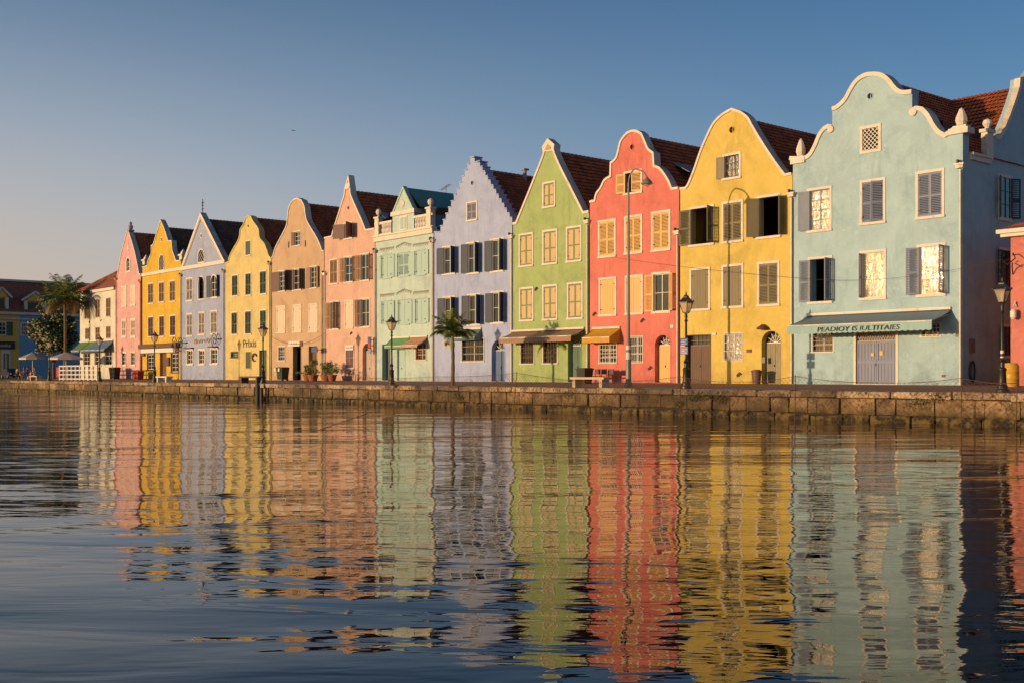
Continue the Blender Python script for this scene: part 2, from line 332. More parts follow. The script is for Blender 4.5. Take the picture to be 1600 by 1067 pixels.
class House:
    def __init__(s, name, label, xl, xr, mat, cat='house', near=True, y=PF):
        s.X0, s.X1 = PX(xl) + .02, PX(xr) - .02; s.y = y; s.mat = mat; s.near = near
        s.r = thing(name, ((s.X0 + s.X1) / 2, y, ZF), label, cat, 'gabled houses in a row along the quay'); s.holes = []
    def rect(s, b):
        cx = (b[0] + b[1]) / 2; return PX(b[0]), PX(b[1]), P(cx, b[3])[1], P(cx, b[2])[1]
    def hole(s, x0, x1, z0, z1, arch=False, n=10):
        if arch:
            r = (x1 - x0) / 2; cx = (x0 + x1) / 2; zc = z1 - r
            p = [(x0, z0), (x1, z0)] + [(cx + r * math.cos(a), zc + r * math.sin(a)) for a in [math.pi * k / n for k in range(n + 1)]]
        else: p = [(x0, z0), (x1, z0), (x1, z1), (x0, z1)]
        s.holes.append(p)
    def leaf(s, par, hx, hy, z0, w_, h, ang, side, kind, m0, m1=None):
        b = MB(); X = Matrix.Translation((hx, hy, z0)) @ Matrix.Rotation(math.radians(-ang if side == 'L' else ang), 4, 'Z')
        if side == 'R': X = X @ Matrix.Scale(-1, 4, (1, 0, 0))
        b.X = X; t_ = .045; st = min(.075, w_ * .16)
        if kind == 'plank':
            n = 3 if w_ < .8 else 4
            for i in range(n): b.box(w_ * i / n + .005, w_ * (i + 1) / n - .005, -t_ * (.85 + .1 * (i % 2)), 0, 0, h)
            b.box(.02, w_ - .02, .001, .03, .18, .28); b.box(.02, w_ - .02, .001, .03, h - .28, h - .18)
        else:
            mids = [0, .47, 1] if h > 1.1 else [0, 1]
            b.box(0, st, -t_, 0, 0, h); b.box(w_ - st, w_, -t_, 0, 0, h)
            for i, f in enumerate(mids):
                z = f * h; a_, c_ = (z, z + .1) if f == 0 else ((z - .1, z) if f == 1 else (z - .05, z + .05)); b.box(st + .001, w_ - st - .001, -t_ + .003, -.003, a_, c_)
            for i in range(len(mids) - 1):
                a_ = mids[i] * h + (.1 if i == 0 else .05); c_ = mids[i + 1] * h - (.1 if mids[i + 1] == 1 else .05)
                if kind == 'louvre':
                    n = max(4, int((c_ - a_) / (.085 if s.near else .13)))
                    for k in range(n):
                        z = a_ + (k + .5) * (c_ - a_) / n
                        b.add([(st, -.036, z - .03), (w_ - st, -.036, z - .03), (w_ - st, -.008, z + .03), (st, -.008, z + .03),
                               (st, -.030, z - .033), (w_ - st, -.030, z - .033), (w_ - st, -.002, z + .027), (st, -.002, z + .027)],
                              [(0, 1, 2, 3), (7, 6, 5, 4), (0, 4, 5, 1), (2, 6, 7, 3)])
                else: b.box(st + .002, w_ - st - .002, -.028, -.012, a_ + .002, c_ - .002, 1)
        for z in (.14 * h, .86 * h):
            b.box(-.02, w_ * .2, -t_ - .012, -t_ - .001, z - .035, z + .035, 2)
        return b.build('shutter', [m0, m1 or m0, M['iron']], par)
    def win(s, b, L=None, R=None, lt='louvre', lc=None, lc2=None, g='sash', fr=None, fw=.14, cols=2, rows=3, arch=False, barm=None, curtain=None, sill=True, label=None, wide=None, name='window', gl='glass', proud=.045, raw=False, lts=None):
        x0, x1, z0, z1 = b if raw else s.rect(b); y = s.y; fr = fr or M['trim']; m = MB()
        ix0, ix1, iz0, iz1 = x0 + fw, x1 - fw, z0 + fw, z1 - fw
        if arch:
            n = 10; r = (ix1 - ix0) / 2; cx = (ix0 + ix1) / 2
            arcp = lambda rr, zc: [(cx - rr * math.cos(math.pi * k / n), zc + rr * math.sin(math.pi * k / n)) for k in range(n + 1)]
            zc = iz1 - r; inn = [(ix0, iz0)] + arcp(r, zc) + [(ix1, iz0)]; ou = [(ix0 - fw, iz0)] + arcp(r + fw, zc) + [(ix1 + fw, iz0)]
            for i in range(len(inn) - 1):
                q = [ou[i], ou[i + 1], inn[i + 1], inn[i]]
                m.prism(q, y - proud, y + .14, 0)
            m.box(x0, x1, y - proud, y + .14, z0, iz0)
            s.hole(ix0 - .05, ix1 + .05, iz0 - .05, iz1 + .05, True)
        else:
            m.box(x0, ix0, y - proud, y + .14, iz0, iz1); m.box(ix1, x1, y - proud, y + .14, iz0, iz1)
            m.box(x0 - .01, x1 + .01, y - proud - .01, y + .142, iz1, z1)
            e = .03 if sill else 0
            m.box(x0 - e, x1 + e, y - proud - e * 1.6, y + .142, z0, iz0)
            s.hole(ix0 - .03, ix1 + .03, iz0 - .03, iz1 + .03)
        wo = m.build(name, fr, s.r)
        if label: wo['label'] = label
        W, Hh = ix1 - ix0, iz1 - iz0
        if g:
            bm_ = barm or M['trimw']; k = MB(); t_ = .05 if s.near else .07
            yb = y + .09
            if g in ('sash', 'half'):
                for xx in (ix0, ix1 - t_): k.box(xx, xx + t_, yb, yb + .05, iz0, iz1)
                for zz in (iz0, iz1 - t_): k.box(ix0 + t_, ix1 - t_, yb + .001, yb + .049, zz, zz + t_)
                for i in range(1, cols): xx = ix0 + W * i / cols; tt = t_ * (1 if cols == 2 else .5); k.box(xx - tt * .6, xx + tt * .6, yb + .002, yb + .048, iz0 + t_, iz1 - t_)
                for j in range(1, rows): zz = iz0 + Hh * j / rows; k.box(ix0 + t_, ix1 - t_, yb + .006, yb + .044, zz - t_ * .32, zz + t_ * .32)
                k.build('glazing_bars', bm_, wo)
            elif g == 'bars':
                n = cols
                for i in range(n + 1): xx = ix0 + .03 + (W - .06) * i / n; k.box(xx - .015, xx + .015, y + .0, y + .03, iz0, iz1)
                for j in range(rows + 1): zz = iz0 + .06 + (Hh - .12) * j / rows; k.box(ix0, ix1, y + .002, y + .028, zz - .014, zz + .014)
                k.build('bars', bm_, wo)
                k = MB(); xm = (ix0 + ix1) / 2; k.box(xm - .03, xm + .03, y + .15, y + .19, iz0, iz1)
                for zz in (iz0 + Hh * .33, iz0 + Hh * .66): k.box(ix0, ix1, y + .152, y + .188, zz - .02, zz + .02)
                k.build('glazing_bars', M['trimw'] if bm_ is not M['wood'] else M['wood'], wo)
            elif g == 'lattice':
                n = cols; d = W / n; t_ = .035
                nn = int(math.ceil(Hh / d)) + n
                for i in range(-n, nn):
                    for sg in (1, -1):
                        # line z = iz0 + d*i + sg*(x - xs); clip to the opening
                        xs_ = ix0 if sg == 1 else ix1
                        f = lambda x: iz0 + d * i + abs(x - xs_)
                        u0, u1 = 0., W
                        lo = iz0 - (iz0 + d * i); hi = iz1 - (iz0 + d * i)
                        u0 = max(u0, lo); u1 = min(u1, hi)
                        if u1 - u0 < .04: continue
                        xa = xs_ + (u0 if sg == 1 else -u0); xb = xs_ + (u1 if sg == 1 else -u1)
                        k.bar((xa, y + .03 + .012 * sg, iz0 + d * i + u0), (xb, y + .03 + .012 * sg, iz0 + d * i + u1), t_, .02)
                k.build('lattice', bm_, wo)
            if g != 'lattice' and gl:
                pn = MB(); yy = y + (.118 if g == 'sash' else .17)
                if arch: pn.prism([(a, c) for a, c in inn], yy, yy + .008)
                else: pn.box(ix0, ix1, yy, yy + .008, iz0, iz1)
                pn.build('pane', M[gl], wo)
            if curtain:
                cu = MB(); nx = 14; pts = []
                vs = []; 
                for i in range(nx + 1):
                    x = ix0 + W * i / nx; yy = y + .30 + .035 * math.sin(i * 2.1) + .01 * math.sin(i * 5)
                    vs += [(x, yy, iz0), (x, yy, iz1)]
                cu.add(vs, [(2 * i, 2 * i + 2, 2 * i + 3, 2 * i + 1) for i in range(nx)]); cu.build('curtain', curtain, wo, smooth=True, fix=False)
        lc = lc or M['trim']; lw = W / 2 - .005
        lt1, lt2 = lts or (lt, lt)
        for side, ang, lt_ in (('L', L, lt1), ('R', R, lt2)):
            if ang is None: continue
            hx = ix0 + .004 if side == 'L' else ix1 - .004
            if ang > 60: hx += (-.01 if side == 'L' else .01)
            hy = y + .03 if ang < 60 else y - proud - .01
            ww = lw if wide is None else wide
            s.leaf(wo, hx, hy, iz0 + .01, ww, Hh - .02, ang, side, lt_, lc, lc2)
        return wo
    def door(s, b, mat, arch=False, jamb=None, jw=.0, kind='plank', leaves=2, fan=None, depth=.3, fanm=None, label=None, open_=False, step=True, raw=False):
        x0, x1, z0, z1 = b if raw else s.rect(b); z0 = ZF + .02; y = s.y; m = MB(); jamb = jamb or s.mat
        jw = jw or .06
        if arch:
            n = 12; r = (x1 - x0) / 2; cx = (x0 + x1) / 2; zc = z1 - r
            ou = [(cx - (r + .0) * math.cos(math.pi * k / n), zc + (r) * math.sin(math.pi * k / n)) for k in range(n + 1)]
            inn = [(cx - (r - jw) * math.cos(math.pi * k / n), zc + (r - jw) * math.sin(math.pi * k / n)) for k in range(n + 1)]
            for i in range(n): m.prism([ou[i], ou[i + 1], inn[i + 1], inn[i]], y - .02, y + .42)
            m.box(x0, x0 + jw, y - .02, y + .42, z0, zc); m.box(x1 - jw, x1, y - .02, y + .42, z0, zc)
            s.hole(x0 + .02, x1 - .02, z0 - .01, z1 - .01, True, 12); ztop = zc
        else:
            m.box(x0, x0 + jw, y - .03, y + .42, z0, z1 - jw); m.box(x1 - jw, x1, y - .03, y + .42, z0, z1 - jw); m.box(x0, x1, y - .032, y + .42, z1 - jw, z1)
            s.hole(x0 + .02, x1 - .02, z0 - .01, z1 - .02); ztop = z1 - jw - (fan or 0)
        m.box(x0 + .01, x1 - .01, y - .06, y + .5, z0 - .06, z0 + .015)
        d = m.build('door', jamb, s.r)
        if label: d['label'] = label
        W = x1 - x0 - 2 * jw; a = x0 + jw; yd = y + depth
        if not open_:
            for i in range(leaves):
                k = MB(); u0 = a + W * i / leaves + .006; u1 = a + W * (i + 1) / leaves - .006; zt = ztop - .02; zb = z0 + .03
                k.box(u0, u1, yd, yd + .05, zb, zt)
                if kind == 'plank':
                    n = max(2, int((u1 - u0) / .17))
                    for j in range(n): k.box(u0 + (u1 - u0) * j / n + .006, u0 + (u1 - u0) * (j + 1) / n - .006, yd - .022, yd - .001, zb + .02, zt - .02)
                elif kind == 'panelplank':
                    zz = [zb, zb + .12, zb + (zt - zb) * .47, zb + (zt - zb) * .55, zt - .12, zt]
                    for q in (0, 2, 4): k.box(u0, u1, yd - .035, yd - .001, zz[q], zz[q + 1])
                    k.box(u0, u0 + .1, yd - .0352, yd - .0012, zz[1], zz[4]); k.box(u1 - .1, u1, yd - .0352, yd - .0012, zz[1], zz[4])
                    n = 5
                    for q in (1, 3):
                        for j in range(n): k.box(u0 + .11 + (u1 - u0 - .22) * (j + .12) / n, u0 + .11 + (u1 - u0 - .22) * (j + .88) / n, yd - .022, yd - .001, zz[q] + .01, zz[q + 1] - .01)
                else:
                    for q0, q1 in ((.06, .46), (.54, .94)):
                        k.box(u0 + .09, u1 - .09, yd - .02, yd - .001, zb + (zt - zb) * q0, zb + (zt - zb) * q1)
                lf = k.build('door_leaf', mat, d)
            k = MB(); k.box(a + W / 2 - .06, a + W / 2 - .03, yd - .08, yd - .04, z0 + 1.0, z0 + 1.12); k.build('handle', M['iron'], d)
        if arch or fan:
            k = MB(); fm = fanm or M['trimw']
            if arch:
                r2 = r - jw
                k.box(a, a + W, yd, yd + .06, zc - .03, zc + .04)
                for q in range(1, 6):
                    an = math.pi * q / 6; k.bar((cx + .06 * math.cos(an), yd + .03, zc + .03), (cx + r2 * math.cos(an), yd + .03, zc + r2 * math.sin(an)), .035, .03)
                pts = [(cx + r2 * .55 * math.cos(math.pi * q / 10), yd + .03, zc + .02 + r2 * .55 * math.sin(math.pi * q / 10)) for q in range(11)]
                k.tube(pts, .018, 4)
                g = MB(); g.prism([(cx + r2 * math.cos(math.pi * q / 12), zc + r2 * math.sin(math.pi * q / 12)) for q in range(13)], yd + .04, yd + .05)
            else:
                k.box(a, a + W, yd, yd + .05, ztop - .03, ztop + .03); n = int(W / .28)
                if fanm is M['ink'] or fan > .5:
                    for q in range(n + 1): k.box(a + W * q / n - .015, a + W * q / n + .015, yd, yd + .03, ztop, z1 - jw)
                    k.box(a, a + W, yd + .002, yd + .028, ztop + fan / 2 - .015, ztop + fan / 2 + .015)
                else:
                    for q in range(n * 2):
                        u = a + W * q / (2 * n); v_ = a + W * (q + 1) / (2 * n)
                        for za, zb_ in ((ztop + .03, z1 - jw), (z1 - jw, ztop + .03)): k.bar((u, yd + .02, za), (v_, yd + .02 + (.012 if za > zb_ else 0), zb_), .03, .02)
                g = MB(); g.box(a, a + W, yd + .04, yd + .05, ztop, z1 - jw)
            k.build('fanlight', fm, d); g.build('pane', M['glass'], d)
        return d
    def oculus(s, px, py, rp, ring=True, white=False):
        x, z = P(px, py); r = rp * (P(px, 0)[1] - P(px, 1)[1]); n = 16
        s.holes.append([(x + r * math.cos(2 * math.pi * k / n), z + r * math.sin(2 * math.pi * k / n)) for k in range(n)])
        m = MB()
        for k in range(n):
            a, b = 2 * math.pi * k / n, 2 * math.pi * (k + 1) / n; r1 = r * (1.45 if white else 1.12); r0 = r * .9
            m.prism([(x + r1 * math.cos(a), z + r1 * math.sin(a)), (x + r1 * math.cos(b), z + r1 * math.sin(b)), (x + r0 * math.cos(b), z + r0 * math.sin(b)), (x + r0 * math.cos(a), z + r0 * math.sin(a))], s.y - .03, s.y + .1)
        m.box(x - .015, x + .015, s.y + .05, s.y + .08, z - r, z + r)
        m.build('round_vent', M['trim'] if white else s.mat, s.r)
    def pipe(s, px, ytop, head=True, mat=None, ybot=None, proud=.12):
        x, zt = P(px, ytop); zb = ZF + .02; y = s.y - proud; m = MB(); r = .055
        m.tube([(x, y, zb), (x, y, zt - .1)], r, 10)
        z = zb + 1.2
        while z < zt - .5: m.tube([(x, y, z), (x, y, z + .07)], r * 1.35, 10); m.box(x - .015, x + .015, y, s.y, z, z + .04); z += 2.1
        if head:
            m.box(x - .2, x + .2, y - .12, s.y - .01, zt - .05, zt + .1); m.box(x - .26, x + .26, y - .17, s.y - .008, zt + .1, zt + .2)
            m.tube([(x - .1, s.y - .04, zt + .3), (x - .08, y - .12, zt + .36), (x + .1, y - .16, zt + .3)], .03, 6, 1); m.box(x - .12, x - .04, y - .2, y - .05, zt + .2, zt + .38, 1)
        m.build('drainpipe', [mat or M['trim'], M['iron']], s.r, smooth=True)
    def awning(s, bl, br, fl, fr, fyr, val, mats, cheek=False, scall=.2, text=None, stripes=None, tm=None, maxp=2.4, label=None):
        xa, za = P(*bl); xb, zb = P(*br); dx, dy = dirs(fr); pf = xb * dy / dx; pf = min(PF - .5, max(PF - maxp, pf)); zt = (za + zb) / 2
        D = pf / dy; zf = HC + (585 - fyr) / FPX * D; vh = val / FPX * D; xf0 = xa + .02; xf1 = xb - .02; m = MB()
        n = stripes or 1
        for i in range(n):
            u0 = xa + (xb - xa) * i / n; u1 = xa + (xb - xa) * (i + 1) / n; mi = i % 2 if stripes else 0
            seg = 4; sag = [0, .05, .06, .03, 0]
            for q in range(seg):
                y0 = s.y + (pf - s.y) * q / seg; y1 = s.y + (pf - s.y) * (q + 1) / seg; z0 = zt + (zf - zt) * q / seg - sag[q]; z1 = zt + (zf - zt) * (q + 1) / seg - sag[q + 1]
                m.add([(u0, y0, z0), (u1, y0, z0), (u1, y1, z1), (u0, y1, z1)], [(0, 1, 2, 3)], mi)
                m.add([(u0, y0, z0 - .02), (u1, y0, z0 - .02), (u1, y1, z1 - .02), (u0, y1, z1 - .02)], [(3, 2, 1, 0)], mi)
        if cheek:
            for x in (xa, xb): m.add([(x, s.y - .02, zt), (x, pf, zf), (x, pf, zf - vh), (x, s.y - .02, zf - vh), (x + .01, s.y - .02, zt), (x + .01, pf, zf), (x + .01, pf, zf - vh), (x + .01, s.y - .02, zf - vh)], [(0, 1, 2, 3), (7, 6, 5, 4)], 0)
        a = m.build('awning', mats, s.r, fix=False)
        if label: a['label'] = label
        v = MB(); ns = max(3, int((xb - xa) / scall)); k6 = 4; vs = []; fs = []
        tot = ns * k6
        for i in range(tot + 1):
            u = i / tot; x = xa + (xb - xa) * u; ph = (i % k6) / k6; dz = .05 * abs(math.sin(math.pi * ph)); wv = .02 * math.sin(x * 3)
            vs += [(x, pf + wv * .3, zf), (x, pf - .01 + wv, zf - vh + .05 - dz)]
        for i in range(tot): fs.append((2 * i, 2 * i + 1, 2 * i + 3, 2 * i + 2))
        v.add(vs, fs); v.build('valance', mats[-1] if tm is None else tm, a, fix=False)
        f = MB(); f.box(xa, xb, pf + .0, pf + .05, zf - .03, zf + .03); f.box(xa, xb, s.y - .14, s.y - .001, zt + .005, zt + .14)
        for x in (xa + .15, xb - .15): f.bar((x, s.y - .05, zt - .25), (x, pf + .05, zf - .04), .04, .04, (0, 0, 1))
        f.build('awning_frame', M['trim'], a)
        if text: lettering('lettering', text[0], M['ink'], a, xa + (xb - xa) * text[1], xa + (xb - xa) * text[2], pf - .045, zf - vh * .80, zf - vh * .27, .012, shear=.15)
        return a
    def finish(s, out, ridge, coping=True, cw=.16, smooth=True, depth=12, roofm=None, thick=.5, cmat=None, roof=None, rcap=True, holes=True, cd=.07, skip=()):
        o = spline(out) if smooth else list(out)
        pts = [P(*p) for p in o]; pts = [(min(max(a, s.X0), s.X1), b) for a, b in pts]
        zb = ZF - .12; poly = [(s.X0, zb)] + [(s.X0, pts[0][1])] * (pts[0][0] > s.X0 + .01) + pts + [(s.X1, pts[-1][1])] * (pts[-1][0] < s.X1 - .01) + [(s.X1, zb)]
        q = [poly[0]]
        for p in poly[1:]:
            if (Vector(p) - Vector(q[-1])).length > .004: q.append(p)
        poly = q; y0, y1 = s.y, s.y + thick; m = MB()
        loops = [[Vector((a, b, 0)) for a, b in poly]] + [[Vector((a, b, 0)) for a, b in h] for h in s.holes]
        tri = tessellate_polygon(loops); fl = [p for l in [poly] + s.holes for p in l]; N = len(fl)
        vs = [(a, y0, b) for a, b in fl] + [(a, y1, b) for a, b in fl]; fs = [tuple(t) for t in tri] + [tuple(i + N for i in t[::-1]) for t in tri]
        k = 0
        for l in [poly] + s.holes:
            n = len(l)
            for i in range(n): fs.append((k + i, k + (i + 1) % n, k + (i + 1) % n + N, k + i + N))
            k += n
        m.add(vs, fs); wall = m.build('facade_wall', s.mat, s.r)
        # coping along the gable
        if coping:
            a = offset(pts, -.03); b = offset(pts, cw); c = MB(); n = len(a); vs = []
            for i in range(n): vs += [(a[i][0], y0 - cd, a[i][1]), (b[i][0], y0 - cd, b[i][1]), (b[i][0], y1 + .06, b[i][1]), (a[i][0], y1 + .06, a[i][1])]
            fs = [(0, 1, 2, 3), tuple(4 * (n - 1) + j for j in (3, 2, 1, 0))]
            for i in range(n - 1):
                for j in range(4): fs.append((4 * i + j, 4 * i + (j + 1) % 4, 4 * i + 4 + (j + 1) % 4, 4 * i + 4 + j))
            c.add(vs, fs); c.build('gable_coping', cmat or M['trim'], s.r, smooth=False)
        # roof
        xc = PX(ridge[0]); zr = P(*ridge)[1]
        ends = []
        for side in (0, 1):
            if roof: ends.append(P(*roof[side])); continue
            xe = s.X0 if side == 0 else s.X1; ze = pts[0 if side == 0 else -1][1] - .1
            prof = [p for p in pts if (p[0] < xc - .5 if side == 0 else p[0] > xc + .5)]
            for _ in range(40):
                bad = any(ze + (zr - ze) * (p[0] - xe) / (xc - xe) > p[1] - .04 for p in prof if abs(p[0] - xe) > .15)
                if not bad: break
                ze -= .1
            ends.append((xe, ze))
        s.roof_parts(xc, zr, ends, y1 + .065, s.y + depth, roofm or M['tile'], rcap)
        # side and back walls
        yb = s.y + depth; bd = MB()
        for side, (xe, ze) in enumerate(ends):
            x = s.X0 if side == 0 else s.X1 - .22; bd.box(x, x + .22, y1 + .001, yb - .3, zb, min(ze, ends[side][1]) - .06)
        bd.prism([(s.X0, zb), (ends[0][0], ends[0][1] - .1), (xc, zr - .12), (ends[1][0], ends[1][1] - .1), (s.X1, zb)], yb - .299, yb - .05)
        bd.box(s.X0 + .22, s.X1 - .22, y1 + .01, yb - .31, zb, ZF + .01)
        for zf_ in (ZF + 3.9, ZF + 7.8):
            if zf_ < min(ends[0][1], ends[1][1]) - 1: bd.box(s.X0 + .23, s.X1 - .23, y1 + .02, yb - .31, zf_, zf_ + .2)
        bd.build('house_walls', s.mat, s.r); s.ends = ends
        it = MB(); a, b, c, d = s.X0 + .245, s.X1 - .245, y1 + .015, yb - .34; fl_ = [ZF + .03, ZF + 3.88, ZF + 4.12, ZF + 7.78, ZF + 8.02, min(ends[0][1], ends[1][1]) + 2]
        for u, v in ((0, 1), (2, 3), (4, 5)):
            if fl_[v] <= fl_[u] + .8: continue
            ww = 0 if u < 4 else 1.2
            it.add([(a + ww, c, fl_[u]), (b - ww, c, fl_[u]), (b - ww, d, fl_[u]), (a + ww, d, fl_[u]), (a + ww, c, fl_[v]), (b - ww, c, fl_[v]), (b - ww, d, fl_[v]), (a + ww, d, fl_[v])], [(0, 1, 2, 3), (4, 7, 6, 5), (3, 2, 6, 7), (0, 3, 7, 4), (1, 5, 6, 2)])
        it.build('interior', M['interior'], s.r, fix=False); s.xc = xc; s.zr = zr
        return pts
    def roof_parts(s, xc, zr, ends, y0, y1, mat, rcap=True):
        for (xe, ze) in ends:
            tile_slope(s.r, (xe, ze), (xc, zr), y0, y1, mat, .26 if s.near else .36)
        if rcap:
            c = MB(); n = int((y1 - y0) / .4); pts = []; rs = []
            for i in range(n):
                a = y0 + (y1 - y0) * i / n; b = y0 + (y1 - y0) * (i + 1) / n - .02; pts += [(xc, a, zr - .02), (xc, b, zr - .035)]; rs += [.15, .12]
            c.tube(pts, rs, 8); c.build('ridge_cap', M['ridge'], s.r)
def tile_slope(parent, e, r, y0, y1, mat, cw=.26, flat_=False, swap=False):
    e = Vector((e[0], 0, e[1])); r = Vector((r[0], 0, r[1])); L = (r - e).length; d = (r - e) / L; nrm = Vector((-d.z, 0, d.x)) if (d.x > 0) else Vector((d.z, 0, -d.x))
    if nrm.z < 0: nrm = -nrm
    rows = max(3, int(L / .36)); cols = max(3, int((y1 - y0) / cw)); prof = [(0, .0), (.28, .06), (.5, .09), (.75, .05)]
    if flat_: prof = [(0, 0)]; rows = 1
    m = MB(); m.uv = []; vs = []; fs = []; np_ = cols * len(prof) + 1; off = random.randint(0, 900)
    for i in range(rows):
        base_ = len(vs)
        for t_, lift in ((i / rows, .08), ((i + 1.06) / rows, .0)):
            c0 = e + d * (L * min(t_, 1))
            for j in range(np_):
                c = j // len(prof); f, h = prof[j % len(prof)]; y = y0 + (y1 - y0) * (c + f) / cols
                jit = (((c * 7919 + i * 104729) % 13) - 6) * .0012
                p = c0 + nrm * (h + lift + jit); vs.append((p.x, y, p.z))
        for j in range(np_ - 1):
            fs.append((base_ + j, base_ + j + 1, base_ + np_ + j + 1, base_ + np_ + j)); c = j // len(prof) + .5 + off; m.uv.append([(c, i + .5)] * 4)
    # riser and underside
    k = len(vs)
    for p, y in ((e, y0), (e, y1), (r, y1), (r, y0)): q = p - nrm * .06; vs.append((q.x, y, q.z))
    fs.append((k, k + 1, k + 2, k + 3)); m.uv.append([(.5, .5)] * 4)
    if swap: vs = [(b, a, c) for a, b, c in vs]
    m.add(vs, fs); return m.build('roof_slope', mat, parent, fix=False)
# ---------------------------------------------------------------- the houses, right to left
def shm(name, c, var=.2): return paint(name, (min(252, c[0] * 1.15), c[1] * 1.04, c[2] * .92), .6, var)
blue_sh = shm('slate blue shutters', (132, 137, 150)); olive = shm('olive grey shutters', (138, 122, 84)); oliv2 = shm('dark olive shutters', (100, 94, 66))
cream_y = paint('pale yellow shutters', (0, 0, 0), .6, .15, real=(.68, .42, .155)); navy = shm('navy shutters', (36, 52, 76)); tanp = shm('tan shutter panels', (235, 185, 125)); grn = shm('sage shutter frames', (135, 140, 85))
creamw = paint('cream shutters', (0, 0, 0), .6, .12, real=(.68, .53, .40)); brown = shm('grey brown shutters', (125, 90, 72)); dgrn = shm('dark green shutters', (85, 95, 62)); greyw = shm('pale grey shutters', (200, 180, 155)); taupe = shm('taupe shutters', (165, 125, 80))
A = plaster('aqua plaster', (194, 201, 174)); Y = plaster('golden yellow plaster', (250, 192, 78)); Rr = plaster('coral red plaster', (250, 121, 87)); G = plaster('leaf green plaster', (188, 184, 98))
L2 = plaster('pale lilac plaster', (197, 186, 184), rel=1.4); MI = plaster('mint plaster', (216, 212, 168)); P2 = plaster('salmon pink plaster', (249, 177, 128)); T = plaster('tan plaster', (231, 171, 112), rel=1.6)
PY = plaster('straw yellow plaster', (250, 198, 106), rel=1.4); L1 = plaster('grey lavender plaster', (186, 174, 168)); O = plaster('amber plaster', (250, 178, 38)); P1 = plaster('rose pink plaster', (252, 170, 136)); CW = plaster('cream plaster', (252, 218, 165)); PR = plaster('brick pink plaster', (238, 125, 90))

HS = {}
# --- aqua corner house
h = House('gabled_house', 'large aqua blue house on the alley corner with scrolled white gable and long blue awning', 1238.5, 1505, A); h1 = h
h.win((1262, 1300, 293, 363), L=165, lt='panel', lc=blue_sh, g='sash', barm=blue_sh, cols=2, rows=4, curtain=M['curtain'], gl='clear')  # curtain here and in two panes below is added as glare on the glass
h.win((1344, 1384, 280, 351), L=12, R=28, lc=blue_sh, g=None)
h.win((1431, 1476, 266, 342), L=0, R=0, lc=blue_sh, g=None)
h.win((1263, 1301, 401, 475), L=168, R=96, lc=blue_sh, g=None)
h.win((1344, 1385, 391, 469), L=84, lc=blue_sh, g='sash', cols=2, rows=4, curtain=M['curtain'], wide=.3, gl='clear')
h.win((1433, 1478, 381, 464), L=160, R=100, lc=blue_sh, g='sash', cols=2, rows=3, curtain=M['curtain'], gl='clear')
h.win((1344, 1377, 196, 239), g='lattice', cols=4, sill=False, fw=.16, name='lattice_vent')
h.oculus(1359.5, 150.5, 5)
h.win((1268, 1303, 514, 551), g='bars', cols=6, rows=4, barm=M['steel'], fw=.07, proud=.01)
h.win((1438, 1471, 504, 527), g='bars', cols=5, rows=1, barm=M['trimw'], fw=.06, proud=.01)
h.door((1334, 1403.5, 516, 601), shm('grey blue door', (136, 140, 156)), kind='panelplank', jamb=M['trim'], jw=.14, fan=.42, depth=.12, fanm=shm('door lattice', (185, 165, 150)))
aw = h.awning((1262, 494.5), (1487, 483.5), 1242, 1456, 501, 15, [shm('blue grey canvas', (120, 138, 138)), shm('aqua canvas', (150, 185, 172))], text=('PEADIOY IS IULTITAIES', .23, .80), scall=.32, stripes=None, label='long faded blue awning with dark lettering on its valance')
h.pipe(1238.5, 307); h.pipe(1502, 262)
# small fittings: notices, vent grille, plate
k = MB()
for b, mi in (((1493, 1501.5, 516, 520), 0), ((1493, 1501.5, 521.5, 526.5), 1)):
    x0, x1, z0, z1 = h.rect(b); k.box(x0, x1, PF - .03, PF - .001, z0, z1, mi)
k.build('notice_plate', [flat('notice yellow', (.5, .45, .12)), flat('notice green', (.12, .2, .1))], h.r)
x0, x1, z0, z1 = h.rect((1471.5, 1477.5, 585, 589)); k = MB(); k.box(x0, x1, PF - .02, PF - .001, z0, z1); k.build('vent_grille', M['wood'], h.r)
for b in ((1360, 1364.5, 551, 556), (1373.5, 1378.5, 548, 555)):
    x0, x1, z0, z1 = h.rect(b); k = MB(); k.box(x0, x1, PF + .055, PF + .09, z0, z1); k.build('paper_notice', flat('yellow paper', (.6, .45, .12)), h.r)
c1 = lambda pts: CR(1220, 90, 4.103, pts)
lft = c1([(60, 638), (150, 640), (185, 615), (215, 560), (240, 500), (270, 455), (305, 432), (330, 436)])
top = c1([(330, 322), (365, 306), (410, 260), (445, 195), (485, 140), (540, 105), (600, 97), (655, 106), (700, 140), (740, 190), (780, 214), (842, 210)])
rgt = c1([(842, 330), (870, 315), (912, 322), (950, 362), (985, 425), (1020, 470), (1055, 488), (1090, 465), (1110, 454), (1172, 452)])
out = lft + top + rgt
pts = h.finish(out, (1368, 124), coping=False, roof=[(1242, 262), (1504, 240)], thick=.62)
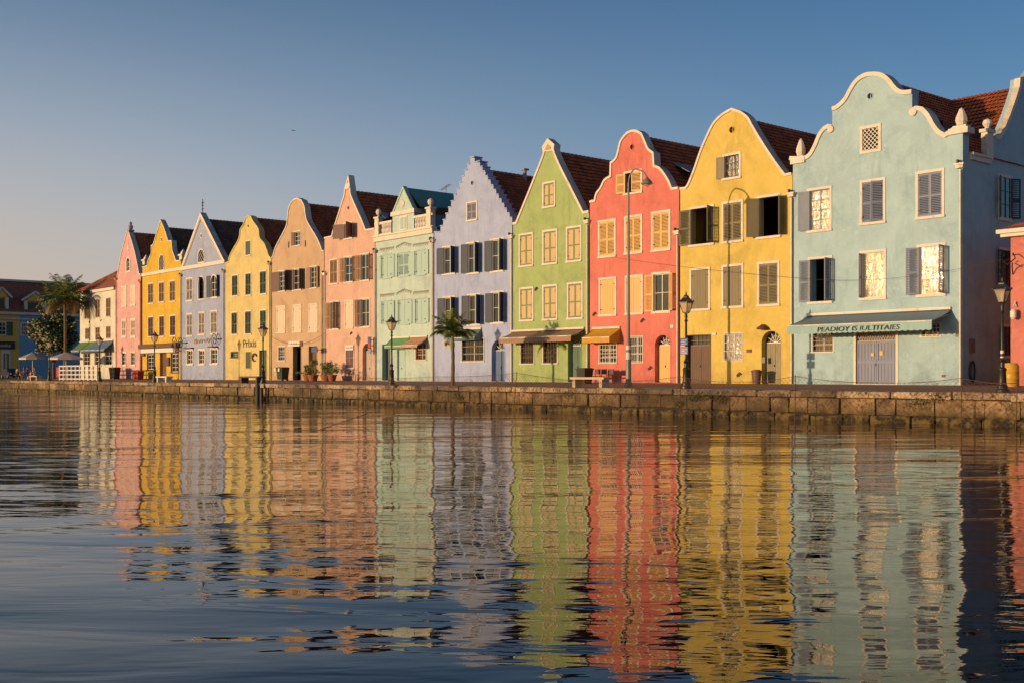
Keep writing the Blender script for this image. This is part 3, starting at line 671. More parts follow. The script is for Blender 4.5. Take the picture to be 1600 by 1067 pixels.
def coping_run(h, pp, cw, name='gable_coping', y1=.68, scroll=None):
    q = [P(*p) for p in spline(pp)]; a = offset(q, -.03); b = offset(q, cw); c = MB(); n = len(a); vs = []
    for i in range(n): vs += [(a[i][0], PF - .08, a[i][1]), (b[i][0], PF - .08, b[i][1]), (b[i][0], PF + y1, b[i][1]), (a[i][0], PF + y1, a[i][1])]
    fs = [(0, 1, 2, 3), tuple(4 * (n - 1) + j for j in (3, 2, 1, 0))]
    for i in range(n - 1):
        for j in range(4): fs.append((4 * i + j, 4 * i + (j + 1) % 4, 4 * i + 4 + (j + 1) % 4, 4 * i + 4 + j))
    c.add(vs, fs)
    if scroll:
        x, z = P(*scroll[0]); r = scroll[1]; c.X = Matrix.Translation((x, PF - .09, z)) @ Matrix.Rotation(math.pi / 2, 4, 'X'); c.lathe((0, 0, 0), [(r, -.7), (r, .0), (r * .7, .03), (r * .7, .0)][:3], 14)
    return c.build(name, M['trim'], h.r)
coping_run(h, lft, .2, scroll=(c1([(322, 462)])[0], .2)); coping_run(h, top, .2); coping_run(h, rgt, .2, scroll=(c1([(850, 350)])[0], .22))
for (px, pb, pt, hw) in ((c1([(112, 638)])[0][0], 248.5, 215, .3), (c1([(1142, 452)])[0][0], 201, 167, .33)):
    x, zb_ = P(px, pb); zt_ = P(px, pt)[1]; H_ = zt_ - zb_; k = MB()
    k.box(x - hw * 1.6, x + hw * 1.6, PF - .12, PF + .6, zb_ - .28, zb_ + .02); k.box(x - hw * 1.1, x + hw * 1.1, PF + .02, PF + .5, zb_ + .021, zb_ + .16)
    k.lathe((x, PF + .26, zb_ + .161), [(hw * .6, 0), (hw * .75, .05), (hw * .8, .12), (hw * .95, H_ * .22), (hw * .85, H_ * .4), (hw * .6, H_ * .58), (hw * .35, H_ * .76), (hw * .12, H_ * .83), (.02, H_ * .84)], 8)
    k.build('finial', M['trim'], h.r, smooth=False)
# alley side: wing with its own gable
XS = h.X1; y0, zc0 = SD(1511, 239, XS); yR = 62.8; zR = 18.2
xL = h.X0
k = MB(); k.box(XS - .2, XS + .12, PF + .7, 57.75, zc0 - .32, zc0 - .08); k.box(XS - .2, XS + .2, PF + .7, 57.75, zc0 - .08, zc0 + .06); k.build('eaves_cornice', M['trim'], h.r)
tile_slope(h.r, (58.2, zc0 + .1), (yR, zR), xL + .3, XS - .55, M['tilel'], .26, swap=True)
tile_slope(h.r, (yR * 2 - 58.2, zc0 + .1), (yR, zR), xL + .3, XS - .55, M['tilel'], .3, swap=True)
prof = [(57.9, 13.3), (57.9, 14.15)] + [SD(*p, XS) for p in c1([(1372, 505), (1400, 500), (1430, 455), (1465, 370), (1500, 270), (1525, 190), (1530, 135)])] + [(61.9, 18.5), (62.8, 19.1)]
prof += [(2 * yR - a, b) for a, b in prof[::-1][1:]]
k = MB(); poly = [(57.9, ZF - .1)] + prof + [(2 * yR - 57.9, ZF - .1)]
holes = []
sidewin = [((1559.5, 1583, 271, 348), True), ((1561.5, 1580, 386, 459), False), ((1567, 1580, 506, 560), False)]
k.prism(poly, 0, .5); k.v = [(XS - .001 - b_, a_, c_) for a_, b_, c_ in k.v]; k.build('side_gable_wall', A, h.r)
a = offset(prof, -.03); b = offset(prof, .2); k = MB()
for i in range(2, len(prof) - 3):
    k.prism([a[i], a[i + 1], b[i + 1], b[i]], 0, .34)
k.v = [(XS + .07 - b_, a_, c_) for a_, b_, c_ in k.v]; k.build('gable_coping', M['trim'], h.r)
k = MB(); k.box(XS - .3, XS + .05, 57.45, 58.1, zc0 - .1, zc0 + 1.35); k.box(XS - .36, XS + .12, 57.35, 58.2, zc0 + 1.35, zc0 + 1.52); k.lathe((XS - .12, 57.78, zc0 + 1.52), [(.15, 0), (.12, .1), (.26, .3), (.2, .5), (.02, .6)], 10); k.build('gable_pier', M['trim'], h.r)
for (b4, opn) in sidewin:
    y0_, z1_ = SD(b4[0], b4[2], XS); y1_, z0_ = SD(b4[1], b4[3], XS); k = MB(); y1_ = y0_ + 1.5; z0_ = max(z0_, ZF + 1)
    k.box(XS, XS + .05, y0_, y0_ + .16, z0_, z1_); k.box(XS, XS + .05, y1_ - .16, y1_, z0_, z1_); k.box(XS, XS + .06, y0_ + .16, y1_ - .16, z1_ - .16, z1_); k.box(XS, XS + .08, y0_ + .16, y1_ - .16, z0_, z0_ + .16)
    wo = k.build('window', M['trim'], h.r)
    k = MB(); k.box(XS + .005, XS + .02, y0_ + .16, y1_ - .16, z0_ + .16, z1_ - .16); k.build('pane', M['glass'], wo)
    k = MB(); ym = (y0_ + y1_) / 2; k.box(XS + .021, XS + .045, ym - .03, ym + .03, z0_ + .16, z1_ - .16)
    for f in (.33, .66): zz = z0_ + .16 + (z1_ - z0_ - .32) * f; k.box(XS + .021, XS + .04, y0_ + .16, y1_ - .16, zz - .015, zz + .015)
    k.build('glazing_bars', navy, wo)
    lw = .58; Hh = z1_ - z0_ - .32
    for sgn, yy in ((-1, y0_ + .17), (1, y1_ - .17)):
        k = MB(); k.X = Matrix.Translation((XS + .07, yy, z0_ + .16)) @ Matrix.Rotation(math.radians(90 * sgn - (25 if opn else 8) * sgn), 4, 'Z')
        k.box(0, .07, -.02, .02, 0, Hh); k.box(lw - .07, lw, -.02, .02, 0, Hh)
        for f in (0, .46, 1): k.box(.071, lw - .071, -.018, .018, max(0, f * Hh - .08), min(Hh, f * Hh + .08))
        for q in range(20): zz = Hh * (q + .7) / 21; k.box(.071, lw - .071, -.012, .012, zz - .02, zz + .022)
        k.build('shutter', navy, wo)
y_, z_ = SD(1517, 540, XS); k = MB(); k.box(XS, XS + .1, y_ - .2, y_ + .25, z_ - .35, z_ + .35); k.build('meter_box', flat('meter box', (.2, .14, .11)), h.r)
y_, z_ = SD(1517, 580, XS); k = MB()
for j in range(4): k.tube([(XS + .06 + .02 * j, y_ + .28 * math.cos(q * .7) * (1 - .08 * j), z_ + .55 * math.sin(q * .7)) for q in range(10)], .03, 5)
k.build('hose_coil', M['ink'], h.r)

# --- golden yellow
h = House('gabled_house', 'golden yellow house with tall bell shaped gable, olive shutters and a brown wooden gate', 1062.5, 1238.5, Y); HS['yellow'] = h
c3 = lambda p: CR(1040, 160, 4.444, p); c4 = lambda a, b, c, d: (1040 + a / 3.556, 1040 + b / 3.556, 380 + c / 3.556, 380 + d / 3.556)
h.win((1129.5, 1158, 239.5, 281), L=170, lt='panel', lc=olive, g='bars', cols=4, rows=3, barm=M['iron'], curtain=flat('pink curtain', (.42, .25, .18)), gl='clear')
h.oculus(1143.5, 203.4, 5.4)
h.win((1077, 1116, 322, 385), L=172, R=108, lc=oliv2, g=None)
h.win((1128, 1161.5, 314, 380), L=0, R=0, lc=olive, g=None)
h.win((1183, 1220, 304.5, 373), L=140, R=128, lt='panel', lc=olive, g=None)
h.win((1078, 1110, 418.5, 486), L=0, R=0, lt='plank', lc=olive, g=None)
h.win((1128, 1162, 413, 482), L=0, R=0, lt='plank', lc=olive, g=None)
h.win((1183.5, 1218.5, 408.5, 479), L=0, R=0, lc=olive, g=None)
h.win((1130, 1161, 520, 564), g='bars', cols=6, rows=3, barm=M['trimw'], fw=.05, proud=.0, curtain=flat('red and cream curtain', (.5, .28, .2)), gl='clear')
h.door((1073.5, 1111, 523, 600), M['wood'], kind='plank', fan=.62, depth=.25, fanm=M['steel'], jamb=M['wood'], jw=.05, label='brown wooden gate under a barred transom')
h.door((1189, 1222, 515.5, 600), M['wood2'], arch=True, kind='plank', depth=.4)
h.pipe(1060, 366)
k = MB(); x, z = P(1195, 512.5); k.lathe((x, PF - .25, z - .1), [(.35, 0), (.3, .12), (.1, .25), (.05, .3)], 10); k.box(x - .03, x + .03, PF - .25, PF, z + .15, z + .2); k.build('wall_lamp', M['rust'], h.r)
for nm, b, mt in (('wall_plate', (1167.5, 1174.5, 545.5, 550.5), M['wood']), ('house_number_plate', (1114, 1119.5, 520, 523.5), M['trimw']), ('letter_box', (1192, 1196.5, 558, 567), M['steel'])):
    x0, x1, z0, z1 = h.rect(b); k = MB(); k.box(x0, x1, PF - .08, PF - .001, z0, z1); k.build(nm, mt, h.r)
h.finish(c3([(95, 598), (140, 592), (160, 560), (200, 460), (245, 330), (300, 205), (340, 135), (395, 82), (460, 44), (525, 66), (575, 105), (600, 150), (650, 235), (710, 330), (780, 432), (832, 500), (875, 492)]), (1143, 183), cw=.12)

# --- coral red
c5 = lambda p: CR(900, 190, 5.08, p)
h = House('gabled_house', 'coral red house with rounded shouldered gable, yellow shutters and small orange awning', 921.5, 1061.5, Rr); HS['red'] = h
h.win((975, 1004, 266.5, 304), L=168, R=20, lc=cream_y, g=None)
h.oculus(987.8, 230, 4.2)
h.win((935, 962.6, 343.5, 403), L=0, R=0, lc=cream_y, g=None); h.win((976, 1004, 336.5, 397.5), L=0, R=0, lc=cream_y, g=None); h.win((1018, 1048, 329.5, 393), L=0, R=0, lc=cream_y, g=None)
h.win((936, 963.5, 433.5, 494.5), L=0, R=0, lt='plank', lc=cream_y, g=None); h.win((977, 1005, 430, 492), L=0, R=14, lts=('plank', 'panel'), lc=cream_y, g=None)
h.win((1019, 1048, 425, 490), L=170, R=150, lc=cream_y, g='sash', cols=2, rows=2)
h.awning((927, 515), (970, 513), 917, 952, 526.5, 9, [shm('orange canvas', (240, 160, 30)), shm('orange canvas valance', (235, 150, 25))], cheek=True, label='bright orange canvas awning over the lower left window')
h.win((936, 964.5, 536, 568), g='bars', cols=6, rows=4, barm=M['trimw'], fw=.06); h.win((983, 1005, 525, 567), g='bars', cols=6, rows=3, barm=M['trimw'], fw=.05, proud=.0)
h.door((1022.5, 1048.5, 522, 597), cream_y, arch=True, kind='plank', depth=.35)
x0, x1, z0, z1 = h.rect((1048, 1053, 508, 512.5)); k = MB(); k.box(x0, x1, PF - .06, PF - .001, z0, z1); k.build('junction_box', M['trimw'], h.r)
h.pipe(919, 349)
h.finish(c5([(108, 634), (148, 625), (162, 570), (195, 525), (225, 465), (272, 432), (275, 328), (315, 292), (335, 230), (352, 160), (390, 105), (430, 76), (480, 72), (525, 95), (555, 165), (578, 215), (618, 247), (625, 350), (668, 368), (710, 420), (740, 470), (765, 530), (812, 522)]), (988, 212), cw=.13)

# --- leaf green
h = House('gabled_house', 'leaf green house with steep pointed gable, tan panelled shutters and brown awning', 801.5, 920.5, G); HS['green'] = h
c7 = lambda p: CR(780, 200, 5.335, p)
for b in ((848, 868, 284, 325), (811, 833.5, 364.5, 417.5), (848, 871, 359, 414), (885, 909, 353.5, 410), (811.7, 834, 449, 502.5), (848, 871.3, 445, 501), (886.5, 911, 441, 499.5)):
    h.win(b, L=0, R=0, lt='panel', lc=grn, lc2=tanp, g=None)
h.awning((801, 519.5), (914, 513.5), 792, 892, 524.5, 9, [shm('brown canvas', (150, 118, 88)), shm('brown canvas valance', (165, 125, 88))], scall=.24, label='faded brown awning with scalloped edge across the ground floor')
h.win((813, 835.5, 533, 569.5), g='bars', cols=5, rows=4, barm=M['wood'], fw=.08); h.win((848, 872, 532, 569), g='bars', cols=5, rows=4, barm=M['wood'], fw=.08)
h.door((887, 909, 530, 597), shm('teal green door', (90, 120, 95)), kind='panel', depth=.38, fan=.4)
h.pipe(800.5, 372)
top_ = c7([(108, 794), (140, 790), (165, 730), (210, 620), (260, 498), (310, 370), (350, 268), (372, 200), (362, 165), (408, 92), (462, 140), (460, 190), (490, 268), (540, 372), (600, 490), (660, 610), (705, 700), (757, 690)])
h.finish(top_, (858, 237), cw=.15)
k = MB(); q = [P(*p) for p in c7([(366, 200), (364, 168), (408, 110), (458, 146), (458, 192)])]; k.prism(q, PF - .06, PF - .001); k.build('gable_crest', M['trim'], h.r)
k = MB(); q = [P(*p) for p in c7([(390, 188), (392, 168), (410, 136), (434, 158), (434, 182)])]; k.prism(q, PF - .09, PF - .062); k.build('crest_panel', M['gold'], h.r)

# --- pale lilac, stepped
h = House('gabled_house', 'pale lilac house with stepped gable and navy shutters behind the small palm', 678.5, 800.5, L2); HS['lilac'] = h
ca = lambda x, y: (660 + x / 5.333, 230 + y / 5.333)
h.oculus(738, 286, 3.4)
h.win((729, 746, 315, 346), L=0, R=0, lc=shm('pale blue grey shutters', (150, 148, 155)), g=None, fw=.12)
for b in ((692, 711.8, 384, 430), (729.5, 749, 378, 429), (766.7, 787.5, 372.5, 426), (692.8, 712, 463, 508), (731, 751.5, 459, 509.5), (767.6, 787.8, 455, 506.5)):
    h.win(b, L=168, R=118, lt='panel', lc=navy, g='sash', cols=2, rows=2, fw=.12)
h.win((694, 704.5, 532, 543), g='bars', cols=2, rows=1, barm=M['trimw'], fw=.06)
h.win((721, 757, 528, 565.5), g='bars', cols=5, rows=3, barm=M['steel'], fw=.08, name='shop_window')
h.awning((722, 517), (753, 514), 713, 741, 527, 5, [shm('green grey canvas', (105, 122, 105)), shm('green grey canvas valance', (95, 112, 98))], cheek=True, label='small grey green awning behind the palm')
h.door((767.6, 789.8, 530, 597), shm('blue door', (100, 120, 150)), arch=True, kind='plank', depth=.35)
h.pipe(677.5, 378)
st = []; n = 13; a, b = (684, 363.5), (734.5, 247)
pts_ = [(678.5, 363.5)]
for i in range(n): x = a[0] + (b[0] - a[0]) * i / (n - 1); y = a[1] + (b[1] - a[1]) * i / (n - 1); pts_ += [(x, pts_[-1][1]), (x, y)]
a, b = (741.5, 247), (800.5, 341)
pts_.append((741.5, 247)); n = 14
for i in range(1, n): x0_ = pts_[-1][0]; y = a[1] + (b[1] - a[1]) * i / (n - 1); x = a[0] + (b[0] - a[0]) * (i + 1) / n; pts_ += [(x0_, y), (x, y)]
seen = []
for p in pts_:
    if not seen or abs(p[0] - seen[-1][0]) + abs(p[1] - seen[-1][1]) > .3: seen.append(p)
h.finish(seen, (739, 264), coping=False, smooth=False, thick=.75)
k = MB()
for i in range(len(seen) - 1):
    if abs(seen[i + 1][0] - seen[i][0]) > 1: p, q = P(*seen[i]), P(*seen[i + 1]); k.box(p[0] - .02, q[0] + .02, PF - .05, PF + .82, p[1] - .02, p[1] + .06)
k.build('step_coping', L2, h.r)

# --- mint
h = House('gabled_house', 'mint green house with balustrade, narrow gabled dormer and teal roof', 586.5, 677.5, MI)
mint = paint('mint shutters', (208, 212, 168), .7, .12); orn = flat('reddish scroll ornament', (.34, .15, .08), .8)
for i, b in enumerate(((597, 612.5, 397, 436), (622.5, 640, 394, 433), (649.5, 665.5, 390, 431), (598, 612.5, 469, 507), (623.5, 640, 467, 508), (650.5, 666, 465, 506))):
    wo = h.win(b, L=0, R=0, lt='panel' if i != 1 else 'louvre', lc=mint, g=None, fw=.09, fr=mint)
    # open outer leaves lie flat on the wall
    x0, x1, z0, z1 = h.rect(b)
    for sgn in (-1, 1):
        k = MB(); e = x0 - .04 if sgn < 0 else x1 + .04; f = e + sgn * min(.40, (x1 - x0) * .42); k.box(e, f, PF - .09, PF - .05, z0 + .1, z1 - .1)
        for zz in (z0 + .1, (z0 + z1) / 2, z1 - .2): k.box(e + sgn * .01, f - sgn * .01, PF - .105, PF - .0901, zz, zz + .1)
        k.box(e - sgn * .03, e - sgn * .005, PF - .11, PF - .04, z0 + .3, z0 + .4, 1); k.box(e - sgn * .03, e - sgn * .005, PF - .11, PF - .04, z1 - .4, z1 - .3, 1); k.build('shutter', [mint, M['iron']], wo)
    k = MB(); xm = (x0 + x1) / 2; zt = z1 + .42 + (.08 if i % 3 == 1 else 0); n = 9
    for q in range(n):
        u = (q - 4) / 4; zz = zt + (.22 * (1 - abs(u)) if i % 3 == 1 else 0); k.tube([(xm + u * 1.0 + .09 * math.cos(s_), PF - .02, zz + .13 * math.sin(s_)) for s_ in (0, 1, 2, 3, 4, 4.8)], .02, 4)
    k.build('scroll_ornament', orn, h.r)
h.awning((612, 530), (641, 527), 602, 629, 540, 4, [shm('green canvas', (120, 165, 105)), shm('green canvas valance', (130, 165, 110))], cheek=True, label='green sloping awning over the entrance')
h.awning((642, 528), (668.5, 526), 629, 652, 539, 4, [shm('dusty pink canvas', (200, 150, 110)), shm('dusty pink canvas valance', (190, 145, 108))], label='dusty pink awning over the small window')
h.win((649, 666.8, 536, 563.5), g='bars', cols=4, rows=2, barm=shm('orange window bars', (190, 120, 60)), fw=.08)
h.door((620.3, 633.2, 545, 592), mint, kind='panel', depth=.15, leaves=1); h.door((597, 611, 537, 594), shm('teal dark door', (95, 105, 95)), kind='panel', depth=.5, leaves=1)
h.pipe(588, 395, mat=M['lead'])
h.pipe(676, 379)
mo = [(586.5, 374), (613.3, 369.5), (613.3, 334), (630, 292.5), (647, 329), (647, 364.5), (678, 359.5)]
h.finish(mo, (630, 293), coping=False, smooth=False, roofm=M['teal'], roof=[(607, 352), (677, 357)], rcap=False, thick=.35)
for ch in [c_ for c_ in h.r.children if c_.name.startswith('roof_slope')]: bpy.data.objects.remove(ch)
for e in h.ends: tile_slope(h.r, e, (h.xc, h.zr), PF + .36, PF + 12, M['teal'], flat_=True)
z_l, z_r = P(586.5, 374)[1], P(677.5, 359.5)[1]; zc_ = (z_l + z_r) / 2; k = MB()
k.box(h.X0 - .05, h.X1 + .05, PF - .2, PF + .34, zc_ - .28, zc_ + .12); k.box(h.X0 - .1, h.X1 + .1, PF - .3, PF + .3, zc_ + .12, zc_ + .24); k.build('cornice', M['trim'], h.r)
zb_ = zc_ + .241; HB = 1.15
for xa_, xb_ in ((h.X0, PX(613.3)), (PX(647), h.X1)):
    k = MB(); k.box(xa_, xb_, PF - .12, PF + .18, zb_ + HB - .2, zb_ + HB); k.box(xa_, xb_, PF - .12, PF + .18, zb_, zb_ + .12)
    k.build('balustrade_rail', M['trim'], h.r); n = 7
    pa, pb = (xa_ + 1.0, xb_ - .15) if xa_ == h.X0 else (xa_ + .15, xb_ - 1.0)
    for q in range(n):
        x = pa + (pb - pa) * (q + .5) / n; k = MB(); k.lathe((x, PF + .03, zb_ + .12), [(.1, 0), (.07, .08), (.12, .3), (.06, .5), (.1, .76), (.1, .83)], 8); k.build('baluster', M['trim'], h.r, smooth=True)
    px_ = xa_ + .45 if xa_ == h.X0 else xb_ - .45
    k = MB(); k.box(px_ - .3, px_ + .3, PF - .2, PF + .3, zb_ + .001, zb_ + HB + .35); k.box(px_ - .38, px_ + .38, PF - .27, PF + .38, zb_ + HB + .35, zb_ + HB + .5)
    k.lathe((px_, PF + .05, zb_ + HB + .5), [(.16, 0), (.08, .12), (.2, .22), (.27, .42), (.22, .6), (.1, .7), (.02, .74)], 12); k.build('pedestal_with_ball', M['trim'], h.r)
x0, x1 = PX(613.3), PX(647); zd = P(630, 332)[1]; k = MB(); k.box(x0 - .15, x1 + .15, PF - .12, PF - .001, zd - .2, zd + .15); k.box(x1 + .0, x1 + .14, PF - .1, PF + 1.6, zd - .2, zd + .15); k.build('dormer_cornice', M['trim'], h.r)
a = [P(*p) for p in mo[2:5]]; k = MB(); aa, bb = offset(a, -.05), offset(a, .12)
for i in range(2): k.prism([aa[i], aa[i + 1], bb[i + 1], bb[i]], PF - .06, PF + .38)
k.build('gable_coping', mint, h.r)
x0, x1, z0, z1 = h.rect((624.5, 636.5, 338, 360)); k = MB(); k.box(x0, x1, PF - .04, PF - .001, z0, z1); wo = k.build('window', M['trimw'], h.r)
k = MB(); xm = (x0 + x1) / 2; k.box(x0 + .12, xm - .08, PF - .07, PF - .041, z0 + .1, z1 - .1); k.box(xm + .08, x1 - .12, PF - .07, PF - .041, z0 + .1, z1 - .1); k.build('shutter', mint, wo)
x, z = P(629, 319); k = MB(); k.X = Matrix.Translation((x, PF, z)) @ Matrix.Rotation(math.pi / 2, 4, 'X'); k.lathe((0, 0, 0), [(.3, 0), (.3, .05), (.2, .08), (.12, .03)], 12); k.build('round_ornament', M['trim'], h.r)
# side faces of the dormer and a fascia board
k = MB(); k.box(PX(647) - .2, PX(647) - .005, PF + .351, PF + 2.2, zc_, zd); k.box(PX(613.3) + .005, PX(613.3) + .2, PF + .351, PF + 2.2, zc_, zd); k.build('dormer_side', MI, h.r)

# --- salmon pink with spire
c5b = lambda p: CR(490, 270, 6.28, p)
h = House('gabled_house', 'salmon pink house with concave gable ending in a white spire', 507, 586, P2); HS['salmon'] = h
h.oculus(544.3, 325.2, 2.6)
h.win((537.5, 551.3, 347.5, 374.5), L=150, R=120, lt='panel', lc=brown, g='sash', cols=2, rows=1, fw=.12, wide=1.15)
h.win((515, 528.3, 404.5, 445), L=0, R=0, lc=taupe, g=None, fw=.12); h.win((538, 552, 400, 442.5), L=165, R=150, lc=taupe, g='sash', fw=.12); h.win((563, 577.5, 395.5, 440), L=165, R=150, lc=taupe, g='sash', rows=2, fw=.12)
h.win((516, 530, 470.5, 516), L=165, R=100, lc=taupe, g='half', fw=.12); h.win((539, 552.3, 469, 514), L=0, R=0, lt='plank', lc=creamw, g=None, fw=.12); h.win((563, 578.5, 465.5, 512.5), L=162, lc=brown, g='sash', fw=.12, rows=2)
h.win((540, 553.7, 539.5, 576), L=0, R=0, g=None, lc=shm('grey louvres', (150, 115, 100)), fw=.08)
x0, x1, z0, z1 = h.rect((541, 553.5, 539.3, 547)); k = MB(); k.box(x0, x1, PF - .13, PF - .06, z0, z1); sg = k.build('sign_board', M['trimw'], h.r); lettering('lettering', 'AS:30', M['ink'], sg, x0 + .12, x1 - .12, PF - .132, z0 + .15, z1 - .15)
h.door((566.3, 580.8, 535.5, 594), shm('pale grey door', (200, 180, 150)), arch=True, kind='plank', depth=.35)
h.pipe(508.5, 430); h.pipe(504.8, 426, mat=M['lead'], head=False)
h.finish(c5b([(100, 640), (178, 622), (200, 545), (240, 420), (280, 290), (300, 225), (312, 150), (345, 30), (362, 150), (368, 210), (400, 290), (440, 380), (480, 470), (515, 560), (598, 545)]), (545, 299), cw=.13)
k = MB(); x, zb_ = P(543.5, 296); zt_ = P(545, 274)[1]; k.box(x - .42, x + .42, PF - .12, PF + .6, zb_, zb_ + .2); k.lathe((x, PF + .24, zb_ + .2), [(.5, 0), (.42, .25), (.05, zt_ - zb_ - .2)], 4, rot=math.pi / 4); k.build('spire', M['trim'], h.r)
xw, zw = P(504, 547); k = MB(); k.box(xw - .5, xw + .5, PF - .9, PF - .82, zw - .2, zw + .25); k.box(xw - .05, xw + .05, PF - .82, PF - .01, zw + .0, zw + .06); k.build('hanging_sign', flat('blue sign', (.08, .10, .22)), h.r)
for i, (px, py) in enumerate(((584.3, 531), (584.3, 540), (584.3, 548))):
    x, z = P(px, py); k = MB(); k.box(x - .22, x + .22, PF - .5, PF - .42, z - .25, z + .25); k.box(x - .03, x + .03, PF - .42, PF - .01, z - .03, z + .03); k.build('hanging_sign', [flat('blue sign', (.08, .10, .22)), flat('red sign', (.4, .06, .05)), flat('grey sign', (.3, .3, .33))][i], h.r)

# --- tan
c7b = lambda p: CR(400, 300, 6.67, p)
h = House('gabled_house', 'tan house with tall rounded bottle gable and three closed cream shutters', 424.7, 506.5, T)
h.win((459.3, 470, 361, 385), g='sash', cols=2, rows=3, fw=.09, L=150, lt='panel', lc=brown, wide=.3)
h.win((435.5, 446.5, 422.5, 456.5), L=176, R=150, lt='plank', lc=brown, g='sash', rows=4, fw=.1, wide=1.5); h.win((457.5, 471.5, 419, 454.5), L=150, R=140, lt='panel', lc=brown, g='half', rows=3, fw=.1); h.win((484.3, 495.5, 415.5, 451.5), L=172, R=165, lt='panel', lc=taupe, g='sash', rows=4, fw=.1)
for b in ((432.5, 446, 478, 521), (457.5, 471.3, 476, 520), (482.4, 496.8, 474.5, 519.5)): h.win(b, L=0, R=0, lt='plank', lc=creamw, g=None, fw=.1)
h.win((434.5, 446, 540.5, 564.5), g='bars', cols=3, rows=4, barm=M['trimw'], fw=.08)
h.door((457.5, 471, 540.5, 594), M['dark'], open_=True, jw=.06); h.door((482.2, 495.6, 540, 592), M['wood'], kind='panel', depth=.35)
x0, x1, z0, z1 = h.rect((455, 472.8, 533.5, 541)); k = MB(); k.box(x0, x1, PF - .35, PF - .02, z0, z1); sg = k.build('sign_board', M['trimw'], h.r); lettering('lettering', 'CAFE', flat('blue sign', (.08, .10, .22)), sg, x0 + .6, x1 - .4, PF - .352, z0 + .15, z1 - .15)
for px, py in ((451.5, 383), (477.5, 381)): x, z = P(px, py); k = MB(); k.box(x - .06, x + .06, PF - .05, PF - .001, z - .3, z + .3); k.build('wall_anchor', M['iron'], h.r)
h.pipe(423, 414, mat=M['lead'])
h.finish(c7b([(165, 690), (182, 655), (200, 590), (240, 510), (295, 405), (322, 340), (332, 240), (345, 160), (382, 92), (430, 66), (478, 86), (508, 150), (520, 235), (535, 300), (580, 380), (630, 462), (668, 540), (692, 612), (712, 612)]), (464, 318), cw=.1)

# --- straw yellow
h = House('gabled_house', 'straw yellow house with wavy gable, dark green shutters and black scrawled lettering', 352, 424, PY, near=False); HS['straw'] = h
c2 = lambda p: CR(260, 310, 7.11, p)
h.oculus(388, 353.5, 2)
h.win((383.3, 392.5, 375.5, 400.5), L=0, R=0, lt='plank', lc=dgrn, g=None, fw=.12)
for b in ((362, 372.5, 429, 464), (383, 393.2, 426, 463), (405.5, 417, 422.5, 461), (361.3, 371.6, 487, 524), (382.5, 393.4, 485, 523.5), (405.8, 417, 483.5, 522)): h.win(b, L=0, R=0, lc=dgrn, g=None, fw=.13)
h.win((361, 372.3, 549, 559.5), g='bars', cols=4, rows=1, barm=dgrn, fw=.1, fr=dgrn); h.win((384, 393, 548.5, 576.5), L=0, R=0, lt='plank', lc=dgrn, g=None, fw=.08, fr=PY)
h.door((405, 417.2, 546, 594), dgrn, kind='plank', depth=.45, leaves=1)
x0, z0 = P(380, 543); x1, z1 = P(400.5, 530); lettering('lettering', 'Prlxis', M['ink'], h.r, x0, x1, PF - .012, z0, z1, .02)
xw, zw = P(398.5, 556.5); k = MB()
for q in range(3): k.tube([(xw + .5 * math.cos(a_ * .8 + q), PF - .08, zw - .1 * q + .3 * math.sin(a_ * .8 + q)) for a_ in range(5)], .06, 5)
k.build('wrought_bracket', M['rust'], h.r)
h.finish(c2([(652, 722), (690, 705), (700, 655), (740, 570), (782, 500), (812, 430), (822, 350), (855, 295), (880, 222), (912, 192), (945, 202), (965, 252), (1002, 300), (1030, 350), (1042, 440), (1090, 500), (1120, 570), (1142, 640), (1168, 664)]), (389, 341), cw=.1, cmat=PY)

# --- grey lavender, dentilled pediment
h = House('gabled_house', 'grey lavender house with triangular dentilled pediment and iron finial', 283, 352, L1, near=False); h_l1 = h.r
h.oculus(314.6, 368.8, 3, white=True)
h.win((309, 320, 388.5, 411.5), g='lattice', cols=3, arch=True, fw=.14, name='lattice_vent')
h.win((291, 301.5, 434, 471.5), L=0, R=0, lc=greyw, g=None, fw=.14); h.win((309.3, 320, 431, 469), L=20, R=None, lt='panel', lc=shm('dark grey shutters', (95, 85, 90)), g='half', fw=.14, arch=True, wide=1.1); h.win((329, 339.8, 428.5, 466.5), L=165, R=158, lt='panel', lc=navy, g='half', fw=.14, arch=True)
for b in ((291.5, 301.3, 489.5, 526.5), (310, 320.3, 487.3, 524), (329, 340, 485, 523)): h.win(b, L=0, R=0, lc=greyw, g=None, fw=.13)
for b in ((291.5, 302.3, 545, 570.5), (310, 320.5, 545, 570.5), (328.8, 341, 543, 570)): h.win(b, g='sash', cols=2, rows=3, fw=.16)
for b in ((291, 303, 543, 545), (328.5, 341, 540.8, 542.8)): x0, x1, z0, z1 = h.rect(b); k = MB(); k.box(x0, x1, PF - .35, PF - .06, z0, z1); k.build('window_hood', M['wood'], h.r)
x0, z0 = P(304, 539.5); x1, z1 = P(329.5, 529); lettering('lettering', 'Bistroty', M['gold'], h.r, x0, x1, PF - .03, z0, z1, .05, slope=.2)
h.pipe(284, 432, mat=M['lead']); h.pipe(351, 426, mat=M['lead'])
lo = [(283, 421), (314, 333.5), (351.5, 408.5)]
h.finish(lo, (315, 343), coping=False, smooth=False, roofm=M['tiled'], roof=[(286, 417), (351, 412)])
q = [P(*p) for p in lo]; a_, b_ = offset(q, -.06), offset(q, .28); k = MB()
for i in range(2): k.prism([a_[i], a_[i + 1], b_[i + 1], b_[i]], PF - .1, PF + .6)
k.build('gable_coping', M['trim'], h.r)
k = MB(); c_, d_ = offset(q, .29), offset(q, .5)
